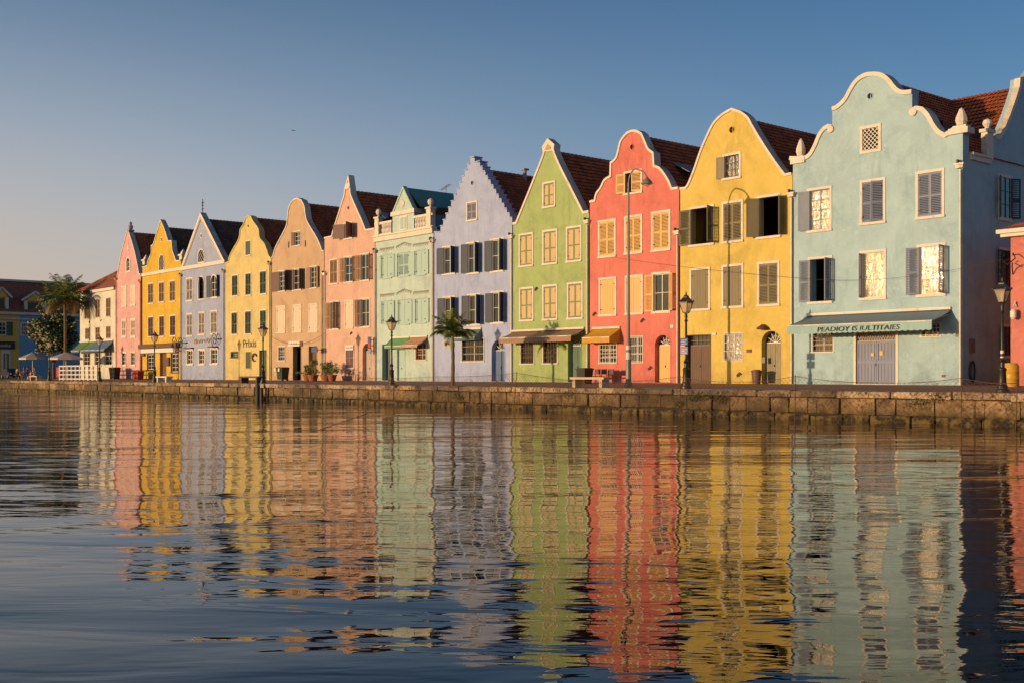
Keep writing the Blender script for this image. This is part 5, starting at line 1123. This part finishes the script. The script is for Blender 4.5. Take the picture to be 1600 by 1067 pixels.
def leafcloud(m, c, R, n, size, mat=0, droop=0, rs=rs, flatten=1):
    for _ in range(n):
        u = Vector((rs.gauss(0, 1), rs.gauss(0, 1), rs.gauss(0, 1))).normalized() * (rs.random() ** .45)
        p = Vector(c) + Vector((u.x * R[0], u.y * R[1], u.z * R[2])); a = Vector((rs.gauss(0, 1), rs.gauss(0, 1), rs.gauss(0, .6) - droop)).normalized(); b = a.cross(Vector((rs.gauss(0, 1), rs.gauss(0, 1), rs.gauss(0, 1)))).normalized(); L = size * rs.uniform(.6, 1.3)
        m.add([p, p + a * L * .5 + b * L * .28, p + a * L, p + a * L * .5 - b * L * .28], [(0, 1, 2, 3)], mat)
def planter(px, p, w_, h_, label, n=2):
    x = PX(px, p); z = gz(p); r = thing('potted_plant', (x, p, z), label, 'plant', 'plants in terracotta pots')
    k = MB(); k.lathe((x, p, z), [(w_ * .32, 0), (w_ * .46, .5), (w_ * .5, .5), (w_ * .5, .58), (w_ * .42, .58), (w_ * .4, .52)], 14); k.build('pot', M['pot'], r)
    k = MB(); 
    for i in range(9): k.tube([(x, p, z + .5), (x + rs.gauss(0, .25), p + rs.gauss(0, .2), z + .5 + h_ * rs.uniform(.4, .9))], [.02, .008], 4)
    k.build('stem', M['bark'], r)
    k = MB()
    for i in range(8): leafcloud(k, (x + rs.gauss(0, w_ * .4), p + rs.gauss(0, .25), z + .6 + h_ * rs.uniform(.15, .8)), (.32, .3, .28), 55, .17, droop=.1)
    k.build('leaves', M['palm'], r, fix=False)
planter(480.5, 53.2, .95, .9, 'bushy potted plant left of the tan house door'); planter(489, 53.3, 1.1, 1.5, 'tallest potted shrub in the row by the tan house'); planter(510, 53.3, 1.2, 1.5, 'wide potted shrub before the salmon pink wall'); planter(519, 53.4, .9, 1.0, 'small potted shrub at the right end of the pots')
# folded cafe chairs stacked in the shade of the red house
for i, px in enumerate((930, 940, 951)):
    p = 53.8; x = PX(px, p); z = gz(p); r = thing('cafe_chair', (x, p, z), ['dark cafe chair nearest the black tub', 'dark cafe chair in the middle, under the orange awning', 'dark cafe chair nearest the grey lamp post'][i], 'chair', 'dark cafe chairs against the red wall')
    k = MB(); k.box(x - .25, x + .25, p - .25, p + .25, z + .44, z + .48); k.build('seat', M['wood'], r); k = MB(); k.box(x - .25, x + .25, p + .22, p + .26, z + .6, z + .95); k.build('backrest', M['wood'], r)
    for sx in (-1, 1):
        for sy in (-1, 1): k = MB(); k.bar((x + sx * .23, p + sy * .23, z), (x + sx * .23, p + sy * .23, z + (.44 if sy < 0 else .95)), .035, .035); k.build('leg', M['iron'], r)
# bicycle by the pink wall
def bike(px, p, label):
    x = PX(px, p); z = gz(p); r = thing('bicycle', (x, p, z), label, 'bicycle'); R_ = .34
    for i, dx in enumerate((-.52, .52)):
        k = MB(); c_ = Vector((x + dx, p, z + R_)); k.tube([c_ + Vector((math.cos(q * math.pi / 8) * R_, 0, math.sin(q * math.pi / 8) * R_)) for q in range(17)], .025, 5, cap=False)
        for q in range(8): k.tube([c_, c_ + Vector((math.cos(q * math.pi / 4) * R_, 0, math.sin(q * math.pi / 4) * R_))], .006, 3)
        k.build('wheel', M['ink'], r)
    k = MB(); a = (x - .52, p, z + R_); b = (x - .1, p, z + .3); c_ = (x - .22, p, z + .85); d = (x + .36, p, z + .82); e = (x + .52, p, z + R_); f_ = (x + .32, p, z + 1.0)
    for u_, v_ in ((a, b), (a, c_), (b, c_), (c_, d), (b, d), (d, e), (f_, d)): k.tube([u_, v_], .022, 5)
    k.build('frame', M['iron'], r); k = MB(); k.box(x - .34, x - .1, p - .06, p + .06, z + .86, z + .91); k.build('saddle', M['ink'], r); k = MB(); k.tube([(x + .3, p - .26, z + 1.02), (x + .32, p, z + 1.0), (x + .3, p + .26, z + 1.02)], .018, 5); k.build('handlebar', M['steel'], r)
bike(548, 54.1, 'bicycle leaning against the salmon pink wall under the small window')

# ---------------------------------------------------------------- palms and trees
def palm(name, px, p, label, Lh, trunk, nf, fl, mats, up=.55, seed=1, cat='palm tree', lw_=.05, stiff=1., zoff=0, hang=.0):
    g = random.Random(seed); x, y, z = base_at(px, p) if p < PF else (PX(px, p), p, ZF); r = thing(name, (x, y, z), label, cat)
    pts_ = []; rr = []
    for i in range(9): f = i / 8; pts_.append((x + .12 * math.sin(f * 3) * Lh / 6, y, z + Lh * f)); rr.append(trunk[0] + (trunk[1] - trunk[0]) * f + (.02 if i % 2 else 0))
    k = MB(); k.tube(pts_, rr, 10); k.build('trunk', M['bark'], r, smooth=True); top_ = Vector(pts_[-1])
    if zoff: k = MB(); k.tube([top_ - Vector((0, 0, zoff)), top_ - Vector((0, 0, zoff * .5)), top_ + Vector((0, 0, .2))], [trunk[1] * 1.1, trunk[1] * 1.9, trunk[1] * .8], 8); k.build('crownshaft', mats[1], r, smooth=True)
    for i in range(nf):
        az = i * 2.39996 + g.uniform(-.2, .2); el = up - (i / nf) * (1.0 + hang) + g.uniform(-.1, .1); L = fl * g.uniform(.85, 1.1); m_ = MB(); ps = []; pos = top_.copy(); e_ = el + .55; n = 12
        for q in range(n + 1):
            ps.append(pos.copy()); d = Vector((math.cos(az) * math.cos(e_), math.sin(az) * math.cos(e_), math.sin(e_))); pos += d * L / n; e_ -= (.12 + .10 * q / n) * stiff * (.42 + .85 * i / nf)
        m_.tube(ps, [.03 * (1 - .8 * q / n) for q in range(n + 1)], 4)
        side = Vector((-math.sin(az), math.cos(az), 0))
        for q in range(2, int(n * 2.2)):
            f = q / (n * 2.2); a = ps[int(f * n)].lerp(ps[min(n, int(f * n) + 1)], f * n - int(f * n)); d = (ps[min(n, int(f * n) + 1)] - ps[int(f * n)]).normalized() if int(f * n) < n else Vector((0, 0, -1))
            ll = fl * .30 * math.sin(math.pi * min(.97, .15 + f * .85)) ** .6 * g.uniform(.85, 1.1)
            for sg in (-1, 1):
                dr = (side * sg * .8 + d * .6 + Vector((0, 0, -.15 - .4 * g.random()))).normalized(); wv = d * lw_ * fl / 2.2; m1 = a + dr * ll * .5; tip = a + dr * ll + Vector((0, 0, -ll * .28))
                m_.add([a - wv, a + wv, m1 + wv * .9, tip, m1 - wv * .9], [(0, 1, 2, 3, 4)])
        m_.build('frond', mats[0] if i < nf * .78 or hang == 0 else mats[1], r, fix=False)
    return r
palm('palm_tree', 707, 47.4, 'small palm with thin trunk standing on the quay before the lilac house', 3.25, (.13, .09), 23, 2.05, (M['palm'], M['palm']), up=1.15, seed=4, stiff=1.0, lw_=.032, zoff=1.0)
xt, pt_ = PX(102.5, 52), 52
palm('coconut_palm', 101, 52, 'tall coconut palm rising over the flowering tree at the far left', 10.4, (.21, .14), 26, 4.2, (M['palm'], M['palmy']), up=.98, seed=9, stiff=.75, lw_=.028, hang=.6)
x, y, z = PX(84, 55.5), 55.5, ZF; r = thing('flowering_tree', (x, y, z), 'dense dark green tree dotted with white blossoms beside the coconut palm', 'tree'); k = MB()
k.tube([(x, y, z), (x - .2, y, z + 1.6), (x - .1, y, z + 3)], [.22, .17, .13], 8)
for q in range(9): an = q * .7; k.tube([(x - .15, y, z + 2 + .1 * q), (x + 1.5 * math.cos(an), y + 1.2 * math.sin(an), z + 3.8 + .25 * q), (x + 2.7 * math.cos(an), y + 2 * math.sin(an), z + 4.6 + .35 * q)], [.09, .05, .02], 5)
k.build('trunk', M['bark'], r); k = MB(); fb = MB()
for q in range(84):
    a = rs.uniform(0, 6.28); ph = rs.uniform(-.9, 1.3); rad = rs.uniform(.45, 1.0); c_ = (x + .3 + 4.2 * rad * math.cos(a) * math.cos(ph), y + 2.9 * rad * math.sin(a) * math.cos(ph), z + 6.3 + 3.3 * rad * math.sin(ph)); leafcloud(k, c_, (1.05, .9, .8), 210, .4)
    for _ in range(4):
        f = Vector(c_) + Vector((rs.gauss(0, .6), -.55 - rs.random() * .3, rs.gauss(0, .5))); fb.lathe(f, [(.03, -.09), (.19, 0), (.05, .1)], 6)
k.build('crown', M['leaf'], r, fix=False); fb.build('blossoms', M['flower'], r, smooth=True)['kind'] = 'stuff'

# ---------------------------------------------------------------- far left: building, parasols, fence, car, people
XB = -185.0
yb0, yb1 = 30.0, 80.0
def zat(py, px=40): return SD(px, py, XB)[1]
ze, zr_ = zat(491), zat(437); r = thing('corner_building', (XB, 58, ZF), 'ochre and blue building with broad dark red roof behind the square at the far left', 'building')
oc = paint('ochre shade plaster', (0, 0, 0), .8, .15, real=(.76, .44, .10)); bl = paint('deep blue plaster', (0, 0, 0), .8, .15, real=(.20, .38, .52)); MAT
ysp = SD(30, 500, XB)[0]
k = MB(); k.box(XB - 10, XB, yb0, ysp, ZF - .1, ze); k.build('ochre_wall', oc, r); k = MB(); k.box(XB - 10, XB, ysp + .001, yb1, ZF - .1, ze); k.build('blue_wall', bl, r)
k = MB(); k.add([(XB + .4, yb0 - .5, ze + .25), (XB + .4, yb1 + .5, ze + .25), (XB - 5, yb1 - .5, zr_), (XB - 5, yb0, zr_)], [(0, 1, 2, 3)]); k.add([(XB - 10.4, yb0 - .5, ze + .25), (XB - 10.4, yb1 + .5, ze + .25), (XB - 5, yb1 - .5, zr_), (XB - 5, yb0, zr_)], [(3, 2, 1, 0)])
k.add([(XB + .4, yb1 + .5, ze + .25), (XB - 10.4, yb1 + .5, ze + .25), (XB - 5, yb1 - .5, zr_)], [(0, 1, 2)]); k.add([(XB + .4, yb0 - .5, ze + .25), (XB - 10.4, yb0 - .5, ze + .25), (XB - 5, yb0, zr_)], [(0, 1, 2)])
k.build('roof', M['hip'], r, fix=False); k = MB(); k.box(XB - 5.2, XB - 4.8, yb0, yb1 - .5, zr_ - .02, zr_ + .3); k.build('ridge_cap', M['trim'], r)
k = MB(); k.box(XB, XB + .5, yb0 - .5, yb1 + .5, ze - .15, ze + .24); k.build('eaves_cornice', M['trim'], r)
k = MB(); k.box(XB, XB + .25, yb0, yb1, ze - .9, ze - .7); k.build('string_course', M['trim'], r)
for (pa, pb, pt, pbm) in ((-6, 13, 452, 489), (40, 72, 456, 489)):
    a = SD(pa, 480, XB)[0]; b = SD(pb, 480, XB)[0]; zt_ = zat(pt); zm_ = zat(pt + 14); k = MB(); XX = XB - .4
    k.box(XX - 3.4, XX, a, b, ze + .2, zm_); d = k.build('dormer', oc, r)
    k = MB(); q_ = MB(); q_.prism([(a - .4, zm_), ((a + b) / 2, zt_), (b + .4, zm_)], 0, 3.8); k.v = [(XX + .25 - y_, x_, z_) for x_, y_, z_ in q_.v]; k.f = q_.f; k.m = q_.m; k.build('dormer_roof', M['hip'], d); k = MB(); k.box(XX, XX + .3, a - .1, a + .35, ze + .2, zm_); k.box(XX, XX + .3, b - .35, b + .1, ze + .2, zm_); k.bar((XX + .3, a - .6, zm_), (XX + .3, (a + b) / 2, zt_ + .05), .3, .3, (1, 0, 0)); k.bar((XX + .3, b + .6, zm_), (XX + .3, (a + b) / 2, zt_ + .05), .3, .3, (1, 0, 0)); k.build('dormer_trim', M['trim'], d); k = MB(); q_ = MB(); q_.prism([(a, zm_), ((a + b) / 2, zt_ - .2), (b, zm_)], 0, .03); k.v = [(XX + .3 - y_, x_, z_) for x_, y_, z_ in q_.v]; k.f = q_.f; k.m = q_.m; k.build('dormer_gable', oc, d)
    k = MB(); k.box(XX + .001, XX + .06, a + .5, b - .5, ze + .3, zm_ - .2); k.build('shutter', dgrn, d)
for (pa, pb, pt, pbm) in ((-9, 9.5, 504, 525), (32, 44, 504, 525), (60, 70, 504, 525)):
    a = SD(pa, 510, XB)[0]; b = SD(pb, 510, XB)[0]; z1, z0 = zat(pt), zat(pbm); k = MB(); k.box(XB, XB + .1, a, b, z0, z1); wo = k.build('window', M['trimw'], r)
    k = MB(); nn = 3
    for i in range(nn):
        for j in range(3): u = a + .12 + (b - a - .24) * i / nn; v_ = z0 + .12 + (z1 - z0 - .24) * j / 3; k.box(XB + .101, XB + .12, u + .04, u + (b - a - .24) / nn - .04, v_ + .04, v_ + (z1 - z0 - .24) / 3 - .04)
    k.build('pane', M['glass'], wo); k = MB(); k.box(XB + .02, XB + .12, b + .05, b + .95, z0, z1); k.build('shutter', dgrn, wo)
a, b = SD(-12, 540, XB)[0], SD(22.5, 540, XB)[0]; z1, z0 = zat(534), zat(545.5); k = MB(); k.box(XB, XB + .25, a, b, z0, z1); sb = k.build('sign_board', M['ink'], r)
lettering('lettering', 'nibanka', M['trimw'], sb, XB + .27, XB + .27 + 2.3, b - 2.9, z0 + .3, z1 - .3, .01, rotz=math.pi / 2)
a, b = SD(2, 560, XB)[0], SD(16, 560, XB)[0]; k = MB(); k.box(XB, XB + .1, a, b, ZF, zat(547)); d = k.build('door', M['trimw'], r); k = MB(); k.box(XB + .101, XB + .12, a + .3, (a + b) / 2 - .1, ZF + .9, zat(552)); k.box(XB + .101, XB + .12, (a + b) / 2 + .1, b - .2, ZF + .9, zat(552)); k.build('pane', M['glass'], d)

def parasol(px, p, rad, label):
    x, y, z = base_at(px, p); r = thing('parasol', (x, y, z), label, 'parasol', 'pale cafe parasols under the trees'); zt_ = P(px, 550, p)[1]; ze_ = P(px, 559, p)[1]
    k = MB(); k.tube([(x, y, z), (x, y, zt_ - .05)], .05, 6); k.build('pole', M['trimw'], r); k = MB(); k.lathe((x, y, 0), [(rad, ze_ - .25), (rad, ze_), (.03, zt_)], 8); k.v = k.v[:]; k.build('canopy', shm('parasol canvas', (200, 185, 165)), r)
parasol(51, 52.5, 1.9, 'pale parasol left of the lamp, above the group of people'); parasol(103, 50.5, 2.2, 'pale parasol right of the palm trunk, above the white lattice fence')
xa, xb = PX(93.5, 48.6), PX(152, 48.6); z = gz(48.6); r = thing('lattice_fence', ((xa + xb) / 2, 48.6, z), 'white lattice railing before the cream house terrace', 'fence'); hF = 1.75; k = MB()
npost = 9
for i in range(npost + 1): x = xa + (xb - xa) * i / npost; q_ = MB(); q_.box(x - .12, x + .12, 48.52, 48.68, z, z + hF + .1); q_.build('fence_post', M['trim'], r)
for j in range(4): zz = z + .12 + j * (hF - .2) / 3; q_ = MB(); q_.box(xa, xb, 48.55, 48.65, zz, zz + .14); q_.build('rail', M['trim'], r)
for i in range(0):
    if i % 2: x = xa + (xb - xa) * i / (npost * 2); k.box(x - .07, x + .07, 48.56, 48.64, z + .26, z + hF - .2)
x = PX(90.5, 48.8); k = MB(); r = thing('red_panel', (x, 48.8, gz(48.8)), 'upright red board at the left end of the white lattice', 'board'); k.box(x - .45, x + .45, 48.75, 48.85, gz(48.8) + .1, gz(48.8) + 1.6); k.build('panel', flat('red board', (.40, .06, .03)), r)
k = MB(); k.box(x - .4, x - .3, 48.7, 48.9, gz(48.8), gz(48.8) + .099); k.box(x + .3, x + .4, 48.7, 48.9, gz(48.8), gz(48.8) + .099); k.build('foot', M['iron'], r)

# car, seen from its front
xc_, yc_ = XB + 9.0, SD(17, 580, XB + 9)[0]; zc_ = ZF; car = thing('parked_car', (xc_, yc_, zc_), 'dark blue grey car parked by the ochre building at the far left', 'car')
prof = [(-2.1, .35), (-2.15, .75), (-1.9, .92), (-.95, 1.0), (-.35, 1.42), (.9, 1.46), (1.6, 1.05), (2.1, .98), (2.15, .45), (2.05, .3), (-2.0, .28)]
m = MB(); n = len(prof); vs = []
for s_, (ins, zz) in zip((-1, -1, 1, 1), ((.0, 0), (1, 0), (1, 0), (0, 0))): pass
for yy, sh in ((-.86, .93), (-.72, 1.0), (.72, 1.0), (.86, .93)):
    vs += [(-a_ * (.99 if abs(yy) > .8 else 1), yy * (.80 if b_ > 1.2 else 1), b_ * (1 if b_ < 1 else (sh * .5 + .5))) for a_, b_ in prof]
fs = [tuple(range(n)), tuple(range(3 * n, 4 * n))[::-1]]
for s_ in range(3):
    for i in range(n): fs.append((s_ * n + i, s_ * n + (i + 1) % n, (s_ + 1) * n + (i + 1) % n, (s_ + 1) * n + i))
m.X = Matrix.Translation((xc_, yc_, zc_)); m.add(vs, fs); m.build('body', flat('blue grey car paint', (.045, .055, .08), .25), car, smooth=True)
k = MB(); k.X = m.X; k.add([(1.0, -.6, 1.02), (1.0, .6, 1.02), (.42, .52, 1.39), (.42, -.52, 1.39)], [(0, 1, 2, 3)])
k.v = [(a_ + .03, b_, c_ + .02) for a_, b_, c_ in k.v]; k.build('windscreen', M['glass'], car, fix=False)
for s_ in (-1, 1):
    k = MB(); k.X = m.X; k.lathe((2.1, s_ * .6, .68), [(.1, -.08), (.14, 0), (.1, .08)], 10); k.build('headlight', M['trimw'], car)
    k = MB(); k.X = m.X; k.add([(.7, s_ * .80, 1.02), (-1.3, s_ * .80, 1.02), (-.8, s_ * .66, 1.38), (.35, s_ * .66, 1.38)], [(0, 1, 2, 3)]); k.build('side_window', M['glass'], car, fix=False)
    for a_ in (-1.35, 1.3):
        k = MB(); k.X = m.X @ Matrix.Translation((a_, s_ * .8, .32)) @ Matrix.Rotation(math.pi / 2, 4, 'X'); k.lathe((0, 0, 0), [(.32, -.1), (.34, 0), (.32, .1)], 16); w_ = k.build('wheel', M['ink'], car); k = MB(); k.X = m.X @ Matrix.Translation((a_, s_ * .91, .32)) @ Matrix.Rotation(math.pi / 2, 4, 'X'); k.lathe((0, 0, 0), [(.2, -.02), (.18, .02)], 10); k.build('rim', M['steel'], w_)
k = MB(); k.X = m.X; k.box(2.15, 2.18, -.26, .26, .45, .57); k.build('number_plate', M['trimw'], car); k = MB(); k.X = m.X; k.box(2.1, 2.17, -.4, .4, .62, .76); k.build('grille', M['ink'], car)

def skin_mesh(verts, edges, rad, sub=1, root=0):
    me = bpy.data.meshes.new('s'); me.from_pydata(verts, edges, []); ob = bpy.data.objects.new('s', me); C.objects.link(ob)
    md = ob.modifiers.new('s', 'SKIN'); md.use_smooth_shade = True
    for i, v_ in enumerate(me.skin_vertices[0].data): v_.radius = (rad[i], rad[i]); v_.use_root = (i == root)
    sb_ = ob.modifiers.new('d', 'SUBSURF'); sb_.levels = sub; sb_.render_levels = sub
    bpy.context.view_layer.update(); out = bpy.data.meshes.new_from_object(ob.evaluated_get(bpy.context.evaluated_depsgraph_get())); bpy.data.objects.remove(ob); return out
def person(px, p, rot, label, top, legs, hair, sit=False, stride=.25, arm=.2, h_=1.0, skin=(.30, .16, .09)):
    x, y, z = base_at(px, p) if p < PF else (PX(px, p), p, ZF); r = thing('person', (x, y, z), label, 'person', 'people gathered by the far bench')
    hip = .48 if sit else .93; st = stride; V = []; E = []; Rr_ = []
    def a(v_, rd, par=None):
        V.append(v_); Rr_.append(rd)
        if par is not None: E.append((par, len(V) - 1))
        return len(V) - 1
    pel = a((0, 0, hip), .13); wa = a((0, .0, hip + .18), .115, pel); ch = a((0, .0, hip + .38), .145, wa); ne = a((0, .01, hip + .56), .06, ch); hd = a((0, .03, hip + .68), .085, ne); ht_ = a((0, .02, hip + .78), .075, hd); nose = a((0, .12, hip + .68), .018, hd)
    def hand(par, w_, dr):
        pm = a(tuple(w_[i] + dr[i] * .07 for i in range(3)), .028, par)
        for q, (o_, l_) in enumerate(((-.03, .07), (-.01, .085), (.01, .08), (.03, .06))): a((w_[0] + o_ * .4 + dr[0] * (.07 + l_), w_[1] + o_ + dr[1] * (.07 + l_), w_[2] + dr[2] * (.07 + l_)), .009, pm)
        a((w_[0] + .02, w_[1] + .05 + dr[1] * .05, w_[2] + dr[2] * .06), .01, par)
    arms = {}; lg = {}
    for s_ in (-1, 1):
        sh = a((s_ * .18, 0, hip + .46), .06, ch); el = a((s_ * .24, s_ * arm * .5, hip + .2), .045, sh); wr = a((s_ * .25, s_ * arm + .12, hip + .02), .03, el); hand(wr, V[wr], (0, .25, -.96)); arms[s_] = (sh, el, wr)
        hp = a((s_ * .1, 0, hip - .04), .1, pel)
        if sit: kn = a((s_ * .12, .42, hip + .0), .07, hp); an_ = a((s_ * .12, .45, .09), .045, kn)
        else: kn = a((s_ * .1, s_ * st * .5 + .03, .5), .065, hp); an_ = a((s_ * .1, s_ * st - .03, .09), .042, kn)
        to = a((s_ * .11, V[an_][1] + .16, .03), .035, an_); lg[s_] = (hp, kn, an_, to)
    X = Matrix.Translation((x, y, z)) @ Matrix.Rotation(rot, 4, 'Z') @ Matrix.Scale(h_, 4)
    def mk(name, idx, grow, mat):
        mp = {o_: i for i, o_ in enumerate(idx)}; me = skin_mesh([V[i] for i in idx], [(mp[a_], mp[b_]) for a_, b_ in E if a_ in mp and b_ in mp], [Rr_[i] * grow for i in idx], 1)
        me.transform(Matrix.Rotation(rot, 4, 'Z') @ Matrix.Scale(h_, 4)); me.name = name; me.materials.append(mat); ob = bpy.data.objects.new(name, me); C.objects.link(ob); place(ob, (x, y, z), r); return ob
    mk('body', list(range(len(V))), 1, flat('skin', skin, .6)); mk('shirt', [pel, wa, ch, arms[-1][0], arms[-1][1], arms[1][0], arms[1][1]], 1.14, top); mk('trousers', [pel, lg[-1][0], lg[-1][1], lg[-1][2], lg[1][0], lg[1][1], lg[1][2]], 1.16, legs)
    k = MB(); k.X = X; k.lathe((0, -.01, hip + .66), [(.05, -.06), (.1, 0), (.105, .08), (.09, .15), (.03, .185)], 10); k.build('hair', hair, r, smooth=True)
fb_ = flat; blk = flat('black hair', (.012, .01, .01))
person(27, 50, .4, 'person in tan top striding left at the head of the group', fb_('tan cloth', (.35, .22, .12)), fb_('dark denim', (.04, .05, .08)), blk, stride=.32)
person(31.5, 51, -.5, 'person in dark top walking beside the one in tan', fb_('dark cloth', (.03, .025, .03)), fb_('beige cloth', (.35, .26, .17)), blk, stride=.25)
person(37.5, 50.4, 2.6, 'person in crimson top in the middle of the group', fb_('crimson cloth', (.35, .03, .06)), fb_('black cloth', (.02, .02, .025)), blk, stride=.2)
person(43, 52, 3.0, 'person in purple top standing behind the bench group', fb_('purple cloth', (.16, .05, .14)), fb_('dark denim', (.04, .05, .08)), blk, stride=.05)
person(48.5, 46.7, -2.6, 'person in red top and pale trousers sitting on the pale bench', fb_('bright red cloth', (.5, .06, .04)), fb_('cream cloth', (.55, .42, .28)), blk, sit=True)
person(54, 47.6, 3.1, 'person in dark brown top standing just right of the seated one', fb_('brown cloth', (.08, .045, .03)), fb_('khaki cloth', (.3, .2, .12)), blk, stride=.06)

# ---------------------------------------------------------------- wires, fence, rope, post, antenna, bird
def cable(name, a, b, sag, rad, label, cat, mat, n=16):
    a = Vector(a); b = Vector(b); k = MB(); k.tube([a.lerp(b, i / n) - Vector((0, 0, sag * 4 * (i / n) * (1 - i / n))) for i in range(n + 1)], rad, 5); return tag(k.build(name, mat), label, cat)
def p3(px, py, p): x_, z_ = P(px, py, p); return (x_, p, z_)
cable('overhead_cable', p3(955, 402, 54.6), p3(1240, 434, 54.6), .1, .008, 'thin cable strung across the red and yellow facades', 'cable', M['ink'])
cable('overhead_cable', p3(1240, 434, 54.6), p3(1566, 405, 54.6), .5, .008, 'thin cable running from the yellow house across the aqua facade', 'cable', M['ink'])
cable('overhead_cable', p3(424, 526, 54.6), p3(508, 520, 54.6), .9, .018, 'thin cable sagging across the tan facade', 'cable', M['rust'])
# wire mesh fence standing in the shallows in front of the quay
pf_ = 44.3; fx0, fx1 = PX(560, pf_), PX(1590, pf_)
fr = thing('wire_fence', ((fx0 + fx1) / 2, pf_, 0), 'sagging wire mesh fence on thin posts along the foot of the quay', 'fence')
posts = [(560, 589), (680, 588), (808, 582), (930, 596), (1063, 588), (1150, 596), (1243, 587), (1370, 597), (1503, 590), (1590, 598)]
PT = []
for i, (px, py) in enumerate(posts):
    x, z = P(px, py, pf_); PT.append((x, z)); lean = -.35 if px == 808 else rs.uniform(-.08, .08)
    if i % 2 == 0 or px in (1590,): k = MB(); k.tube([(x + lean, pf_ - .02, -.4), (x, pf_ - .02, z + .06)], .02, 6); k.build('fence_post', M['rust'], fr)
def topz(x):
    for (xa_, za_), (xb_, zb_) in zip(PT, PT[1:]):
        if xa_ <= x <= xb_: f = (x - xa_) / (xb_ - xa_); return za_ + (zb_ - za_) * f - .18 * 4 * f * (1 - f) * .5
    return PT[-1][1]
k = MB(); n = 120; k.tube([(fx0 + (fx1 - fx0) * i / n, pf_, topz(fx0 + (fx1 - fx0) * i / n)) for i in range(n + 1)], .011, 4); k.build('top_wire', M['rust'], fr)
k = MB(); d = .26; nx = int((fx1 - fx0) / d)
for i in range(nx):
    x = fx0 + i * d; j = 0; zt_ = topz(x + d / 2); z = -.1
    while z < zt_:
        z2 = min(z + d * .9, zt_)
        jx = .03 * math.sin(i * 1.3 + j); a = (x + jx, pf_, z) if j % 2 == 0 else (x + d + jx, pf_, z); b = (x + d + jx, pf_, z2) if j % 2 == 0 else (x + jx, pf_, z2); k.tube([a, b], .0055, 3, cap=False)
        a2 = (2 * x + d + 2 * jx - a[0], pf_ + .012, z); b2 = (2 * x + d + 2 * jx - b[0], pf_ + .012, z2); k.tube([a2, b2], .0055, 3, cap=False); z = z2; j += 1
mo_ = k.build('wire_mesh', M['rust'], fr, fix=False); mo_['kind'] = 'stuff'
# floating rope
pts_ = []
for px, py in ((500, 671), (575, 645.5), (640, 652), (680, 653.5), (760, 662), (860, 668), (935, 670)): x, y = GR(px, py); pts_.append((x, y, .015))
k = MB(); k.tube(pts_, .008, 5); tag(k.build('rope', M['bark']), 'thin pale rope floating on the water nearest the quay', 'rope')
pts_ = []
for px, py in ((520, 664), (620, 680), (760, 697), (900, 708), (1060, 716), (1180, 722)): x, y = GR(px, py); pts_.append((x, y, .012))
k = MB(); k.tube(pts_, .007, 5); tag(k.build('rope', M['bark']), 'longer pale rope floating farther out, below the first', 'rope')
x = PX(402.5, 44.9); k = MB(); k.lathe((x, 44.9, -1), [(.2, 0), (.2, 2.2), (.17, 2.35), (.05, 2.4)], 10); k.lathe((x + .5, 45.0, -1), [(.16, 0), (.15, 2.0), (.1, 2.05)], 10)
tag(k.build('mooring_post', M['ink']), 'black timber mooring post at the quay edge by the dark bench', 'post')
x, z = P(697, 303, 60); k = MB(); zt_ = P(697, 290, 60)[1]; k.tube([(x, 60, z - .6), (x, 60, zt_)], .03, 5); k.tube([(x - .75, 60, zt_ - .35), (x + .55, 60, zt_ + .02)], .022, 5)
for q in range(6): u = -.65 + q * .22; k.tube([(x + u, 59.75, zt_ - .33 + .06 * q), (x + u, 60.25, zt_ - .30 + .06 * q)], .014, 4); k.tube([(x + u - .1, 60, zt_ - .45 + .06 * q), (x + u + .12, 60, zt_ - .2 + .06 * q)], .014, 4)
tag(k.build('antenna', M['steel']), 'thin television aerial on the teal roof ridge', 'antenna')
d_ = dirs(458.5); D = 60; x, y, z = d_[0] * D, d_[1] * D, HC + (585 - 205) / FPX * D; k = MB()
k.tube([(x - .12, y, z), (x - .04, y, z + .02), (x + .05, y, z + .02), (x + .14, y, z - .01)], [.01, .035, .03, .005], 6)
for s_ in (-1, 1): k.add([(x - .03, y, z + .02), (x + .04, y, z + .02), (x + .02, y + s_ * .14, z + .09), (x, y + s_ * .26, z + .03)], [(0, 1, 2, 3)])
k.v = [(x + (a - x) * .55, y + (b - y) * .55, z + (c - z) * .55) for a, b, c in k.v]; tag(k.build('bird', M['ink']), 'small dark bird flying in the open sky', 'bird')
